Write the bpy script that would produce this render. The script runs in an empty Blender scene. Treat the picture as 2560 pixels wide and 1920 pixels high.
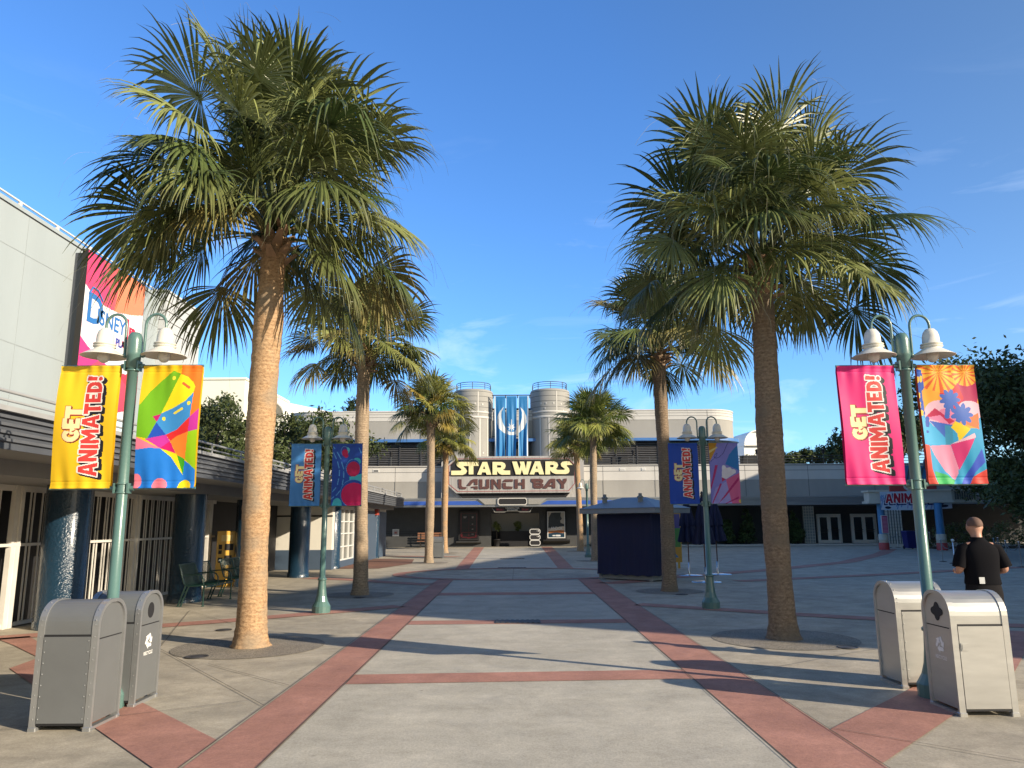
import bpy, math, random
import numpy as np
from mathutils import Vector, Matrix
from mathutils.geometry import tessellate_polygon
from mathutils import noise as mnoise
R = math.radians
SC = bpy.context.scene
COL = SC.collection

# ------------------------------------------------------------------ camera
cam = bpy.data.cameras.new('camera')
cam.lens = 1886 / 2560 * 36
cam.sensor_width = 36
cam.clip_start = 0.05
cam.clip_end = 3000
cam_o = bpy.data.objects.new('camera', cam)
COL.objects.link(cam_o)
cam_o.matrix_world = (Matrix.Translation((0, 0, 1.7)) @ Matrix.Rotation(R(90 + 10.45), 4, 'X')
                      @ Matrix.Rotation(-0.0065, 4, 'Z'))
SC.camera = cam_o

# ------------------------------------------------------------------ sky, sun, exposure
SUN_EL, SUN_AZ = R(21.5), R(-30.4)          # azimuth measured from +X, sun stands right and behind the camera
sun_dir = Vector((math.cos(SUN_AZ) * math.cos(SUN_EL), math.sin(SUN_AZ) * math.cos(SUN_EL), math.sin(SUN_EL)))
world = bpy.data.worlds.new('World')
SC.world = world
world.use_nodes = True
wn, wl = world.node_tree.nodes, world.node_tree.links
bg = wn['Background']
sky = wn.new('ShaderNodeTexSky')
sky.sky_type = 'NISHITA'
sky.sun_disc = False
sky.sun_elevation = SUN_EL
sky.sun_rotation = math.atan2(sun_dir.x, sun_dir.y)
sky.air_density = 1.0
sky.dust_density = 0.35
sky.ozone_density = 2.6
sky.altitude = 0
# thin high cirrus, laid out by direction in the sky itself
tc = wn.new('ShaderNodeTexCoord')
mp = wn.new('ShaderNodeMapping')
mp.inputs['Scale'].default_value = (2.2, 2.2, 9.0)
nz = wn.new('ShaderNodeTexNoise')
nz.inputs['Scale'].default_value = 2.1
nz.inputs['Detail'].default_value = 9
nz.inputs['Roughness'].default_value = 0.6
nz.inputs['Distortion'].default_value = 0.6
rp = wn.new('ShaderNodeValToRGB')
rp.color_ramp.elements[0].position = 0.57
rp.color_ramp.elements[0].color = (0, 0, 0, 1)
rp.color_ramp.elements[1].position = 0.80
rp.color_ramp.elements[1].color = (0.36, 0.36, 0.36, 1)
sepz = wn.new('ShaderNodeSeparateXYZ')
band = wn.new('ShaderNodeValToRGB')          # clouds only low in the sky
for i_, (p_, c_) in enumerate(((0.0, 0.7), (0.2, 1.0), (0.36, 0.45), (0.5, 0.0))):
    e_ = band.color_ramp.elements[i_] if i_ < 2 else band.color_ramp.elements.new(p_)
    e_.position = p_
    e_.color = (c_, c_, c_, 1)
mul = wn.new('ShaderNodeMath')
mul.operation = 'MULTIPLY'
mixc = wn.new('ShaderNodeMixRGB')
mixc.inputs['Color2'].default_value = (5.2, 5.9, 7.0, 1)
hsv = wn.new('ShaderNodeHueSaturation')
hsv.inputs['Saturation'].default_value = 1.05
# the glow round the sun is damped and the far side of the sky deepened
dotn = wn.new('ShaderNodeVectorMath')
dotn.operation = 'DOT_PRODUCT'
dotn.inputs[1].default_value = sun_dir
grade = wn.new('ShaderNodeValToRGB')
grade.color_ramp.elements[0].position = 0.45
grade.color_ramp.elements[0].color = (0.58, 0.87, 1.20, 1)
grade.color_ramp.elements[1].position = 0.85
grade.color_ramp.elements[1].color = (0.80, 0.68, 0.54, 1)
half = wn.new('ShaderNodeMath')
half.operation = 'MULTIPLY_ADD'
half.inputs[1].default_value = 0.5
half.inputs[2].default_value = 0.5
gm = wn.new('ShaderNodeMixRGB')
gm.blend_type = 'MULTIPLY'
gm.inputs['Fac'].default_value = 1
wl.new(tc.outputs['Generated'], mp.inputs['Vector'])
wl.new(mp.outputs['Vector'], nz.inputs['Vector'])
wl.new(nz.outputs['Fac'], rp.inputs['Fac'])
wl.new(tc.outputs['Generated'], sepz.inputs['Vector'])
wl.new(sepz.outputs['Z'], band.inputs['Fac'])
wl.new(rp.outputs['Color'], mul.inputs[0])
wl.new(band.outputs['Color'], mul.inputs[1])
wl.new(sky.outputs['Color'], hsv.inputs['Color'])
wl.new(tc.outputs['Generated'], dotn.inputs[0])
wl.new(dotn.outputs['Value'], half.inputs[0])
wl.new(half.outputs[0], grade.inputs['Fac'])
wl.new(hsv.outputs['Color'], gm.inputs['Color1'])
wl.new(grade.outputs['Color'], gm.inputs['Color2'])
wl.new(gm.outputs['Color'], mixc.inputs['Color1'])
wl.new(mul.outputs['Value'], mixc.inputs['Fac'])
wl.new(mixc.outputs['Color'], bg.inputs['Color'])
bg.inputs['Strength'].default_value = 0.15

sl = bpy.data.lights.new('sun', 'SUN')
sl.energy = 5.0
sl.angle = R(0.5)
sl.color = (1.0, 0.86, 0.67)
sun = bpy.data.objects.new('sun', sl)
COL.objects.link(sun)
sun.rotation_euler = sun_dir.to_track_quat('Z', 'Y').to_euler()
sun.location = (20, -20, 40)

SC.view_settings.view_transform = 'Standard'
SC.view_settings.look = 'None'
SC.view_settings.gamma = 1
SC.view_settings.use_curve_mapping = False
SC.view_settings.exposure = 0.70
SC.cycles.max_bounces = 6
SC.cycles.transparent_max_bounces = 8
SC.cycles.use_denoising = True

# ------------------------------------------------------------------ helpers: tags, meshes
def tag(o, label=None, cat=None, group=None, kind=None):
    for k_, v_ in (('label', label), ('category', cat), ('group', group), ('kind', kind)):
        if v_:
            o[k_] = v_
    return o

def thing(name, loc, label, cat, group=None, rz=0):
    o = bpy.data.objects.new(name, None)
    o.empty_display_size = 0.3
    COL.objects.link(o)
    o.location = loc
    o.rotation_euler = (0, 0, rz)
    return tag(o, label, cat, group)

def world_off(p):
    v = Vector((0, 0, 0))
    while p is not None:
        v += p.location
        p = p.parent
    return v

def link_mesh(name, me, parent=None, local=False):
    o = bpy.data.objects.new(name, me)
    COL.objects.link(o)
    if parent is not None:
        if not local:
            d = world_off(parent)
            if d.length > 0:
                me.transform(Matrix.Translation(-d))
        o.parent = parent
    return o

def dup(root, loc=None, rz=None, label=None, group=None, parent=None):
    c = root.copy()
    COL.objects.link(c)
    c.parent = parent
    if loc is not None:
        c.location = loc
    if rz is not None:
        c.rotation_euler = (0, 0, rz)
    if label:
        c['label'] = label
    if group:
        c['group'] = group
    for ch in list(root.children):
        dup(ch, parent=c)
    return c

class MB:
    def __init__(s):
        s.v, s.f, s.sm, s.mi = [], [], [], []
    def add(s, vs, fs, smooth=False, mi=0):
        o = len(s.v)
        s.v += [tuple(p) for p in vs]
        for q in fs:
            s.f.append(tuple(i + o for i in q))
            s.sm.append(smooth)
            s.mi.append(mi)
        return s
    def box(s, x0, x1, y0, y1, z0, z1, mi=0):
        vs = [(x, y, z) for z in (z0, z1) for y in (y0, y1) for x in (x0, x1)]
        return s.add(vs, [(0, 2, 3, 1), (4, 5, 7, 6), (0, 1, 5, 4), (2, 6, 7, 3), (0, 4, 6, 2), (1, 3, 7, 5)], mi=mi)
    def rbox(s, x0, x1, y0, y1, z0, z1, b=0.01, mi=0):
        """box with chamfered vertical and top edges"""
        prof = [(x0 + b, y0), (x1 - b, y0), (x1, y0 + b), (x1, y1 - b), (x1 - b, y1), (x0 + b, y1), (x0, y1 - b), (x0, y0 + b)]
        cx, cy = (x0 + x1) / 2, (y0 + y1) / 2
        vs = [(x, y, z0) for x, y in prof] + [(x, y, z1 - b) for x, y in prof]
        vs += [(x + (b if x < cx else -b), y + (b if y < cy else -b), z1) for x, y in prof]
        fs = [tuple(range(7, -1, -1)), tuple(range(16, 24))]
        for L in (0, 8):
            for i in range(8):
                j = (i + 1) % 8
                fs.append((L + i, L + j, L + 8 + j, L + 8 + i))
        return s.add(vs, fs, mi=mi)
    def quad(s, a, b, c, d, mi=0):
        return s.add([a, b, c, d], [(0, 1, 2, 3)], mi=mi)
    def prism(s, loops, fn, d0, d1, mi=0, caps=(True, True)):
        """2-D loops (outer, holes...) extruded; fn(a, b, depth) -> point"""
        loops = [[tuple(p) for p in L] for L in loops]
        flat = [p for L in loops for p in L]
        tri = tessellate_polygon([[Vector((p[0], p[1], 0)) for p in L] for L in loops])
        n = len(flat)
        vs = [fn(a, b, d0) for a, b in flat] + [fn(a, b, d1) for a, b in flat]
        fs = []
        if caps[0]:
            fs += [tuple(t) for t in tri]
        if caps[1]:
            fs += [tuple(i + n for i in reversed(t)) for t in tri]
        o = 0
        for L in loops:
            m = len(L)
            for i in range(m):
                j = (i + 1) % m
                fs.append((o + i, o + j, o + j + n, o + i + n))
            o += m
        return s.add(vs, fs, mi=mi)
    def tube(s, path, r, n=8, caps=True, smooth=True, mi=0, squash=1.0):
        path = [Vector(p) for p in path]
        rs = r if isinstance(r, (list, tuple)) else [r] * len(path)
        vs, fs = [], []
        prev = None
        for i, p in enumerate(path):
            t = (path[min(i + 1, len(path) - 1)] - path[max(i - 1, 0)]).normalized()
            if prev is None:
                a = Vector((0, 0, 1)) if abs(t.z) < 0.9 else Vector((1, 0, 0))
                u = t.cross(a).normalized()
            else:
                u = (prev - t * prev.dot(t)).normalized()
            prev = u
            w = t.cross(u)
            for k in range(n):
                an = 2 * math.pi * k / n
                vs.append(p + (u * math.cos(an) + w * math.sin(an) * squash) * rs[i])
        for i in range(len(path) - 1):
            for k in range(n):
                j = (k + 1) % n
                fs.append((i * n + k, i * n + j, (i + 1) * n + j, (i + 1) * n + k))
        s.add(vs, fs, smooth, mi)
        if caps:
            s.add(vs[:n], [tuple(range(n - 1, -1, -1))], False, mi)
            s.add(vs[-n:], [tuple(range(n))], False, mi)
        return s
    def lathe(s, c, prof, n=24, smooth=True, a0=0, a1=360, mi=0, ax='z'):
        vs, fs = [], []
        full = abs(a1 - a0) >= 359.9
        m = n if full else n + 1
        for r, z in prof:
            for k in range(m):
                an = R(a0) + R(a1 - a0) * k / n
                vs.append((c[0] + r * math.cos(an), c[1] + r * math.sin(an), c[2] + z))
        for i in range(len(prof) - 1):
            for k in range(n):
                j = (k + 1) % m
                fs.append((i * m + k, i * m + j, (i + 1) * m + j, (i + 1) * m + k))
        return s.add(vs, fs, smooth, mi)
    def ball(s, c, rx, ry=None, rz=None, n=12, m=8, smooth=True, mi=0):
        ry = ry or rx
        rz = rz or rx
        vs, fs = [], []
        for i in range(m + 1):
            th = math.pi * i / m
            for k in range(n):
                an = 2 * math.pi * k / n
                vs.append((c[0] + rx * math.sin(th) * math.cos(an), c[1] + ry * math.sin(th) * math.sin(an), c[2] - rz * math.cos(th)))
        for i in range(m):
            for k in range(n):
                j = (k + 1) % n
                fs.append((i * n + k, i * n + j, (i + 1) * n + j, (i + 1) * n + k))
        return s.add(vs, fs, smooth, mi)
    def mesh(s, name, mats):
        me = bpy.data.meshes.new(name)
        me.from_pydata(s.v, [], s.f)
        me.polygons.foreach_set('use_smooth', s.sm)
        me.polygons.foreach_set('material_index', s.mi)
        for m in (mats if isinstance(mats, (list, tuple)) else [mats]):
            me.materials.append(m)
        me.update()
        return me
    def build(s, name, mats, parent=None, local=False):
        return link_mesh(name, s.mesh(name, mats), parent, local)

def XZ(a, b, d):
    return (a, d, b)
def YZ(a, b, d):
    return (d, a, b)
def XY(a, b, d):
    return (a, b, d)

def np_mesh(name, V, F, mat, cols=None, smooth=False):
    """V (n,3), F (m,4) numpy; cols (n,3) linear per vertex"""
    me = bpy.data.meshes.new(name)
    V = np.asarray(V, np.float32)
    F = np.asarray(F, np.int32)
    k = F.shape[1]
    me.vertices.add(len(V))
    me.vertices.foreach_set('co', V.ravel())
    me.loops.add(F.size)
    me.loops.foreach_set('vertex_index', F.ravel())
    me.polygons.add(len(F))
    me.polygons.foreach_set('loop_start', np.arange(0, F.size, k, dtype=np.int32))
    me.polygons.foreach_set('use_smooth', np.full(len(F), smooth))
    if cols is not None:
        at = me.color_attributes.new('tint', 'FLOAT_COLOR', 'POINT')
        c4 = np.ones((len(V), 4), np.float32)
        c4[:, :3] = cols
        at.data.foreach_set('color', c4.ravel())
    me.materials.append(mat)
    me.update(calc_edges=True)
    me.validate()
    return me

# ------------------------------------------------------------------ helpers: materials
def lin(c):
    return tuple(((x / 255) / 12.92 if x / 255 <= 0.04045 else ((x / 255 + 0.055) / 1.055) ** 2.4) for x in c)

def mat(name, col, rough=0.6, metal=0.0, var=0.12, vscale=3.0, bump=0.0, bscale=40.0, spec=0.5, coat=0.0, stretch=None,
        attr=None, trans=0.0, alpha=None, speck=0.0):
    m = bpy.data.materials.new(name)
    m.use_nodes = True
    N, L = m.node_tree.nodes, m.node_tree.links
    b = N['Principled BSDF']
    b.inputs['Roughness'].default_value = rough
    b.inputs['Metallic'].default_value = metal
    b.inputs['Specular IOR Level'].default_value = spec
    if coat:
        b.inputs['Coat Weight'].default_value = coat
        b.inputs['Coat Roughness'].default_value = 0.15
    t = N.new('ShaderNodeTexCoord')
    vec = t.outputs['Object']
    if stretch:
        mpn = N.new('ShaderNodeMapping')
        mpn.inputs['Scale'].default_value = stretch
        L.new(vec, mpn.inputs['Vector'])
        vec = mpn.outputs['Vector']
    if attr:
        a = N.new('ShaderNodeAttribute')
        a.attribute_name = attr
        src = a.outputs['Color']
    else:
        rgb = N.new('ShaderNodeRGB')
        rgb.outputs[0].default_value = (*col, 1)
        src = rgb.outputs[0]
    if var:
        n = N.new('ShaderNodeTexNoise')
        n.inputs['Scale'].default_value = vscale
        n.inputs['Detail'].default_value = 6
        n.inputs['Roughness'].default_value = 0.62
        L.new(vec, n.inputs['Vector'])
        mr = N.new('ShaderNodeMapRange')
        mr.inputs['From Min'].default_value = 0.25
        mr.inputs['From Max'].default_value = 0.75
        mr.inputs['To Min'].default_value = 1 - var
        mr.inputs['To Max'].default_value = 1 + var
        L.new(n.outputs['Fac'], mr.inputs['Value'])
        mx = N.new('ShaderNodeVectorMath')
        mx.operation = 'SCALE'
        L.new(src, mx.inputs[0])
        L.new(mr.outputs[0], mx.inputs['Scale'])
        src = mx.outputs[0]
        rr = N.new('ShaderNodeMapRange')
        rr.inputs['To Min'].default_value = max(0.02, rough - 0.08)
        rr.inputs['To Max'].default_value = min(1, rough + 0.08)
        L.new(n.outputs['Fac'], rr.inputs['Value'])
        L.new(rr.outputs[0], b.inputs['Roughness'])
    if speck:
        n2 = N.new('ShaderNodeTexNoise')
        n2.inputs['Scale'].default_value = bscale * 1.7
        n2.inputs['Detail'].default_value = 3
        L.new(vec, n2.inputs['Vector'])
        m2 = N.new('ShaderNodeMapRange')
        m2.inputs['From Min'].default_value = 0.3
        m2.inputs['From Max'].default_value = 0.7
        m2.inputs['To Min'].default_value = 1 - speck
        m2.inputs['To Max'].default_value = 1 + speck
        L.new(n2.outputs['Fac'], m2.inputs['Value'])
        mx2 = N.new('ShaderNodeVectorMath')
        mx2.operation = 'SCALE'
        L.new(src, mx2.inputs[0])
        L.new(m2.outputs[0], mx2.inputs['Scale'])
        src = mx2.outputs[0]
    L.new(src, b.inputs['Base Color'])
    if bump:
        nb = N.new('ShaderNodeTexNoise')
        nb.inputs['Scale'].default_value = bscale
        nb.inputs['Detail'].default_value = 4
        L.new(vec, nb.inputs['Vector'])
        bp = N.new('ShaderNodeBump')
        bp.inputs['Strength'].default_value = bump
        bp.inputs['Distance'].default_value = 0.02
        L.new(nb.outputs['Fac'], bp.inputs['Height'])
        L.new(bp.outputs['Normal'], b.inputs['Normal'])
    if trans:
        tr = N.new('ShaderNodeBsdfTranslucent')
        L.new(src, tr.inputs['Color'])
        ms = N.new('ShaderNodeMixShader')
        ms.inputs[0].default_value = trans
        L.new(b.outputs[0], ms.inputs[1])
        L.new(tr.outputs[0], ms.inputs[2])
        L.new(ms.outputs[0], N['Material Output'].inputs['Surface'])
    return m

def paving(name, ca, cb, spots=0.5, stain=0.22, streak=True, rough=0.85, grain=0.10, gscale=48):
    """cast concrete: broad stains, drag streaks, fine grain, little dark spots"""
    m = bpy.data.materials.new(name)
    m.use_nodes = True
    N, L = m.node_tree.nodes, m.node_tree.links
    b = N['Principled BSDF']
    g = N.new('ShaderNodeNewGeometry')
    def noise(scale, detail=5, rough_=0.6, sc=None, dist=0):
        v = g.outputs['Position']
        if sc:
            mm = N.new('ShaderNodeMapping')
            mm.inputs['Scale'].default_value = sc
            L.new(v, mm.inputs['Vector'])
            v = mm.outputs['Vector']
        n = N.new('ShaderNodeTexNoise')
        n.inputs['Scale'].default_value = scale
        n.inputs['Detail'].default_value = detail
        n.inputs['Roughness'].default_value = rough_
        n.inputs['Distortion'].default_value = dist
        L.new(v, n.inputs['Vector'])
        return n.outputs['Fac']
    def rng(f, a, c, lo, hi):
        r_ = N.new('ShaderNodeMapRange')
        r_.inputs['From Min'].default_value = a
        r_.inputs['From Max'].default_value = c
        r_.inputs['To Min'].default_value = lo
        r_.inputs['To Max'].default_value = hi
        L.new(f, r_.inputs['Value'])
        return r_.outputs[0]
    def mulc(c, f):
        x = N.new('ShaderNodeVectorMath')
        x.operation = 'SCALE'
        L.new(c, x.inputs[0])
        L.new(f, x.inputs['Scale'])
        return x.outputs[0]
    mx = N.new('ShaderNodeMixRGB')
    mx.inputs['Color1'].default_value = (*ca, 1)
    mx.inputs['Color2'].default_value = (*cb, 1)
    L.new(rng(noise(0.45, 6, 0.65, None, 0.8), 0.35, 0.65, 0, 1), mx.inputs['Fac'])
    c = mx.outputs[0]
    c = mulc(c, rng(noise(1.7, 8, 0.7, None, 0.5), 0.3, 0.7, 1 - stain, 1 + stain * 0.6))
    if streak:
        c = mulc(c, rng(noise(1.0, 7, 0.7, (0.5, 2.2, 1)), 0.3, 0.7, 0.90, 1.06))
    c = mulc(c, rng(noise(9.0, 6, 0.75), 0.3, 0.7, 1 - stain * .45, 1 + stain * .35))
    c = mulc(c, rng(noise(gscale, 4, 0.8), 0.3, 0.7, 1 - grain * 2.0, 1 + grain * 2.0))
    if spots:
        vo = N.new('ShaderNodeTexVoronoi')
        vo.inputs['Scale'].default_value = 3.4
        L.new(g.outputs['Position'], vo.inputs['Vector'])
        d = N.new('ShaderNodeMath')
        d.operation = 'ADD'
        L.new(vo.outputs['Distance'], d.inputs[0])
        L.new(rng(noise(14, 2), 0.2, 0.8, -0.03, 0.07), d.inputs[1])
        sc_ = N.new('ShaderNodeSeparateColor')
        L.new(vo.outputs['Color'], sc_.inputs[0])
        pick = N.new('ShaderNodeMath')
        pick.operation = 'ADD'
        L.new(d.outputs[0], pick.inputs[0])
        L.new(rng(sc_.outputs[0], 0.62, 0.68, 0.3, 0.0), pick.inputs[1])
        c = mulc(c, rng(pick.outputs[0], 0.05, 0.11, 1 - spots * 0.42, 1.0))
    L.new(c, b.inputs['Base Color'])
    L.new(rng(noise(2.5), 0.3, 0.7, rough - 0.15, min(1.0, rough + 0.1)), b.inputs['Roughness'])
    b.inputs['Specular IOR Level'].default_value = 0.35
    bp = N.new('ShaderNodeBump')
    bp.inputs['Strength'].default_value = 0.25
    bp.inputs['Distance'].default_value = 0.01
    L.new(noise(gscale, 4, 0.7), bp.inputs['Height'])
    L.new(bp.outputs['Normal'], b.inputs['Normal'])
    return m

def text_mb(mb, txt, size, fn, d0, d1, mi=0, bold=0.0, align='CENTER'):
    """lettering from the built-in font, laid through fn(a, b, depth)"""
    cu = bpy.data.curves.new('lettering', 'FONT')
    cu.body = txt
    cu.size = size
    cu.align_x = align
    cu.align_y = 'CENTER'
    cu.offset = bold
    cu.resolution_u = 3
    cu.fill_mode = 'FRONT'
    o = bpy.data.objects.new('lettering', cu)
    COL.objects.link(o)
    dg = bpy.context.evaluated_depsgraph_get()
    me = bpy.data.meshes.new_from_object(o.evaluated_get(dg))
    vs = [fn(v.co.x, v.co.y, d0) for v in me.vertices]
    fs = [tuple(p.vertices) for p in me.polygons]
    mb.add(vs, fs, mi=mi)
    bpy.data.objects.remove(o)
    bpy.data.meshes.remove(me)
    bpy.data.curves.remove(cu)
    return mb
ART_BIRDS = [((255,205,10),'p',[(-0.299,1.039),(1.21,1.039),(1.35,-0.118),(-0.07,-0.118)]),((250,125,25),'p',[(0.685,1.018),(1.084,1.018),(0.997,0.639),(0.859,0.571),(0.893,0.776),(0.907,0.824),(0.801,0.892),(0.656,0.929)]),((255,235,10),'p',[(0.656,0.929),(0.778,0.903),(0.87,0.861),(0.907,0.824),(0.883,0.771),(0.766,0.703),(0.584,0.65),(0.37,0.603)]),((118,185,10),'p',[(0.534,0.957),(0.656,0.929),(0.186,0.395),(-0.047,0.416),(-0.05,0.65),(0.032,0.687),(0.158,0.787),(0.354,0.882)]),((60,150,220),'p',[(0.37,0.603),(0.584,0.65),(0.766,0.703),(0.893,0.776),(0.859,0.571),(0.831,0.545),(0.654,0.471),(0.473,0.427),(0.303,0.529)]),((200,0,110),'p',[(0.238,0.576),(0.371,0.599),(0.309,0.532)]),((20,80,190),'p',[(0.303,0.529),(0.473,0.427),(0.352,0.403),(0.186,0.395)]),((235,40,40),'p',[(0.473,0.427),(0.654,0.471),(0.859,0.571),(0.845,0.45),(0.662,0.418),(0.554,0.376)]),((205,50,165),'p',[(0.145,0.392),(0.473,0.427),(0.548,0.376),(0.397,0.318),(0.255,0.361)]),((205,50,165),'p',[(0.859,0.571),(1.007,0.645),(1.009,0.471),(0.845,0.45)]),((220,0,110),'p',[(0.397,0.318),(0.548,0.376),(0.656,0.277)]),((255,140,40),'p',[(0.548,0.376),(0.662,0.418),(0.845,0.452),(0.814,0.231),(0.675,0.266)]),((160,210,0),'p',[(0.845,0.452),(1.009,0.471),(1.013,0.134),(0.814,0.229)]),((245,130,160),'p',[(-0.047,0.418),(0.061,0.395),(0.397,0.318),(0.22,0.322),(-0.026,0.305)]),((25,130,230),'p',[(-0.026,0.305),(0.22,0.322),(0.397,0.318),(0.562,0.261),(0.791,0.103),(0.795,0.224),(0.903,0.189),(1.035,0.124),(1.046,-0.118),(-0.07,-0.118)]),((255,235,10),'p',[(0.397,0.318),(0.675,0.266),(0.791,0.103),(0.585,0.245)]),((60,170,20),'p',[(0.675,0.266),(0.814,0.229),(0.791,0.103)]),((250,230,60),'e',(0.544,0.894),0.03,0.016),((250,230,60),'e',(0.826,0.685),0.03,0.016),((250,230,60),'e',(0.42,0.557),0.03,0.016),((240,100,50),'l',[(0.712,0.848),(0.808,0.815)],0.022),((250,230,60),'l',[(0.597,0.603),(0.718,0.639)],0.02),((245,130,150),'e',(0.031,0.055),0.09,0.06),((245,130,150),'e',(0.432,0.018),0.12,0.06),((255,225,10),'e',(0.836,0.008),0.105,0.055)]
ART_BEACH = [((40,165,215),'p',[(-0.268,1.164),(1.559,1.164),(1.223,-0.127),(-0.535,-0.127)]),((250,165,45),'p',[(-0.087,1.065),(1.128,1.065),(0.935,0.459),(0.379,0.459),(0.085,0.568),(-0.031,0.767)]),((185,0,85),'p',[(0.594,0.866),(1.077,0.866),(0.977,0.667),(0.804,0.658),(0.629,0.677)]),((215,30,50),'p',[(0.33,0.767),(0.671,0.851),(0.759,0.717),(0.615,0.618),(0.422,0.648)]),((255,185,40),'b',(0.359,0.937),0.37,(235,95,20),16),((255,185,40),'b',(0.836,0.933),0.235,(235,95,20),14),((250,175,45),'p',[(0.081,0.801),(0.35,0.767),(0.294,0.697),(0.07,0.628)]),((245,195,210),'e',(0.308,0.583),0.25,0.115),((245,195,210),'e',(0.832,0.608),0.22,0.085),((240,135,170),'e',(0.421,0.558),0.16,0.07),((245,120,60),'p',[(0.693,0.529),(0.977,0.588),(0.953,0.449),(0.706,0.499)]),((200,15,80),'p',[(0.069,0.558),(0.249,0.633),(0.404,0.568),(0.552,0.519),(0.457,0.497)]),((242,140,180),'p',[(0.067,0.552),(0.325,0.573),(0.457,0.497)]),((60,105,195),'l',[(0.471,0.667),(0.431,0.558)],0.04),((60,105,195),'f',(0.51,0.705),0.185,9),((60,105,195),'f',(0.685,0.578),0.2,9),((60,180,230),'p',[(-0.073,0.578),(0.098,0.538),(0.38,0.38),(0.367,0.32),(-0.067,0.33)]),((55,105,200),'p',[(0.126,0.529),(0.505,0.489),(0.38,0.38)]),((50,150,185),'p',[(0.385,0.489),(0.503,0.479),(0.496,0.325),(0.368,0.325)]),((25,85,185),'l',[(0.1,0.548),(0.087,0.489)],0.035),((25,85,185),'e',(0.075,0.434),0.025,0.012),((25,85,185),'p',[(-0.066,0.975),(0.082,0.96),(0.102,0.806),(0.051,0.777),(0.071,0.578),(-0.113,0.578)]),((255,205,40),'l',[(0.007,0.896),(-0.001,0.861)],0.022),((255,205,40),'l',[(0.063,0.901),(0.055,0.866)],0.022),((255,205,40),'l',[(0.003,0.757),(-0.004,0.727)],0.02),((255,205,40),'l',[(-0.005,0.677),(-0.013,0.643)],0.02),((255,205,40),'l',[(0.013,0.603),(0.008,0.583)],0.03),((250,215,15),'p',[(0.562,0.519),(0.805,0.454),(0.59,0.345),(0.568,0.419),(0.48,0.469)]),((235,80,60),'p',[(-0.085,0.338),(0.08,0.32),(0.085,0.122),(0.161,-0.027),(-0.123,-0.027)]),((20,160,210),'p',[(0.08,0.32),(0.131,0.241),(0.291,0.072),(0.112,0.107)]),((40,180,90),'p',[(0.112,0.107),(0.331,0.077),(0.477,0.027),(0.425,-0.027),(0.161,-0.027)]),((245,150,180),'p',[(0.088,0.315),(0.447,0.325),(0.543,0.141),(0.536,0.072),(0.478,0.03),(0.3,0.112),(0.151,0.241)]),((225,40,120),'p',[(0.451,0.325),(0.856,0.38),(0.8,0.31),(0.555,0.112)]),((245,195,210),'p',[(0.452,0.328),(0.866,0.419),(0.872,0.378)]),((35,165,210),'p',[(0.867,0.385),(0.953,0.29),(0.523,-0.027),(0.406,-0.027),(0.553,0.102)]),((45,85,205),'p',[(0.953,0.29),(0.993,0.171),(0.66,-0.027),(0.523,-0.027)]),((35,165,210),'p',[(0.984,0.176),(1.01,0.122),(0.731,0.022),(0.806,0.092)]),((235,70,55),'p',[(0.999,0.117),(1.091,-0.027),(0.68,-0.027),(0.78,0.062)])]
ART_BUBBLES = [((28,78,180),'p',[(-0.466,1.165),(1.21,1.165),(1.278,-0.094),(-0.334,-0.094)]),((90,165,235),'l',[(0.025,0.952),(0.07,0.923)],0.016),((90,165,235),'l',[(0.034,0.855),(0.136,0.758)],0.016),((90,165,235),'l',[(0.158,0.864),(0.292,0.753)],0.016),((90,165,235),'l',[(0.182,0.705),(0.242,0.608)],0.016),((90,165,235),'l',[(0.317,0.7),(0.398,0.588)],0.016),((90,165,235),'l',[(0.256,0.569),(0.259,0.482)],0.016),((90,165,235),'l',[(0.401,0.55),(0.409,0.453)],0.016),((90,165,235),'l',[(0.236,0.433),(0.203,0.341)],0.016),((90,165,235),'l',[(0.392,0.414),(0.367,0.341)],0.016),((90,165,235),'l',[(0.147,0.288),(0.04,0.225)],0.016),((90,165,235),'l',[(0.284,0.235),(0.167,0.167)],0.016),((90,165,235),'l',[(0.088,0.143),(0.0,0.109)],0.016),((90,165,235),'l',[(0.89,0.932),(0.968,0.85)],0.016),((70,200,220),'p',[(0.593,0.458),(1.03,0.516),(1.051,0.332),(0.601,0.351)]),((70,200,220),'e',(0.201,0.012),0.16,0.11),((90,200,215),'e',(0.498,0.893),0.075,0.05),((60,190,205),'e',(0.822,0.709),0.15,0.06),((90,165,235),'e',(0.391,0.884),0.115,0.08),((70,60,160),'e',(0.391,0.884),0.1,0.07),((195,15,85),'e',(0.418,0.85),0.1,0.06),((195,15,85),'e',(0.463,0.806),0.07,0.035),((90,165,235),'e',(0.711,0.613),0.245,0.14),((28,78,180),'e',(0.711,0.613),0.23,0.13),((195,15,85),'e',(0.717,0.588),0.225,0.122),((90,165,235),'e',(0.734,0.196),0.44,0.225),((28,78,180),'e',(0.734,0.196),0.425,0.217),((220,15,100),'e',(0.756,0.172),0.42,0.195)]
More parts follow.
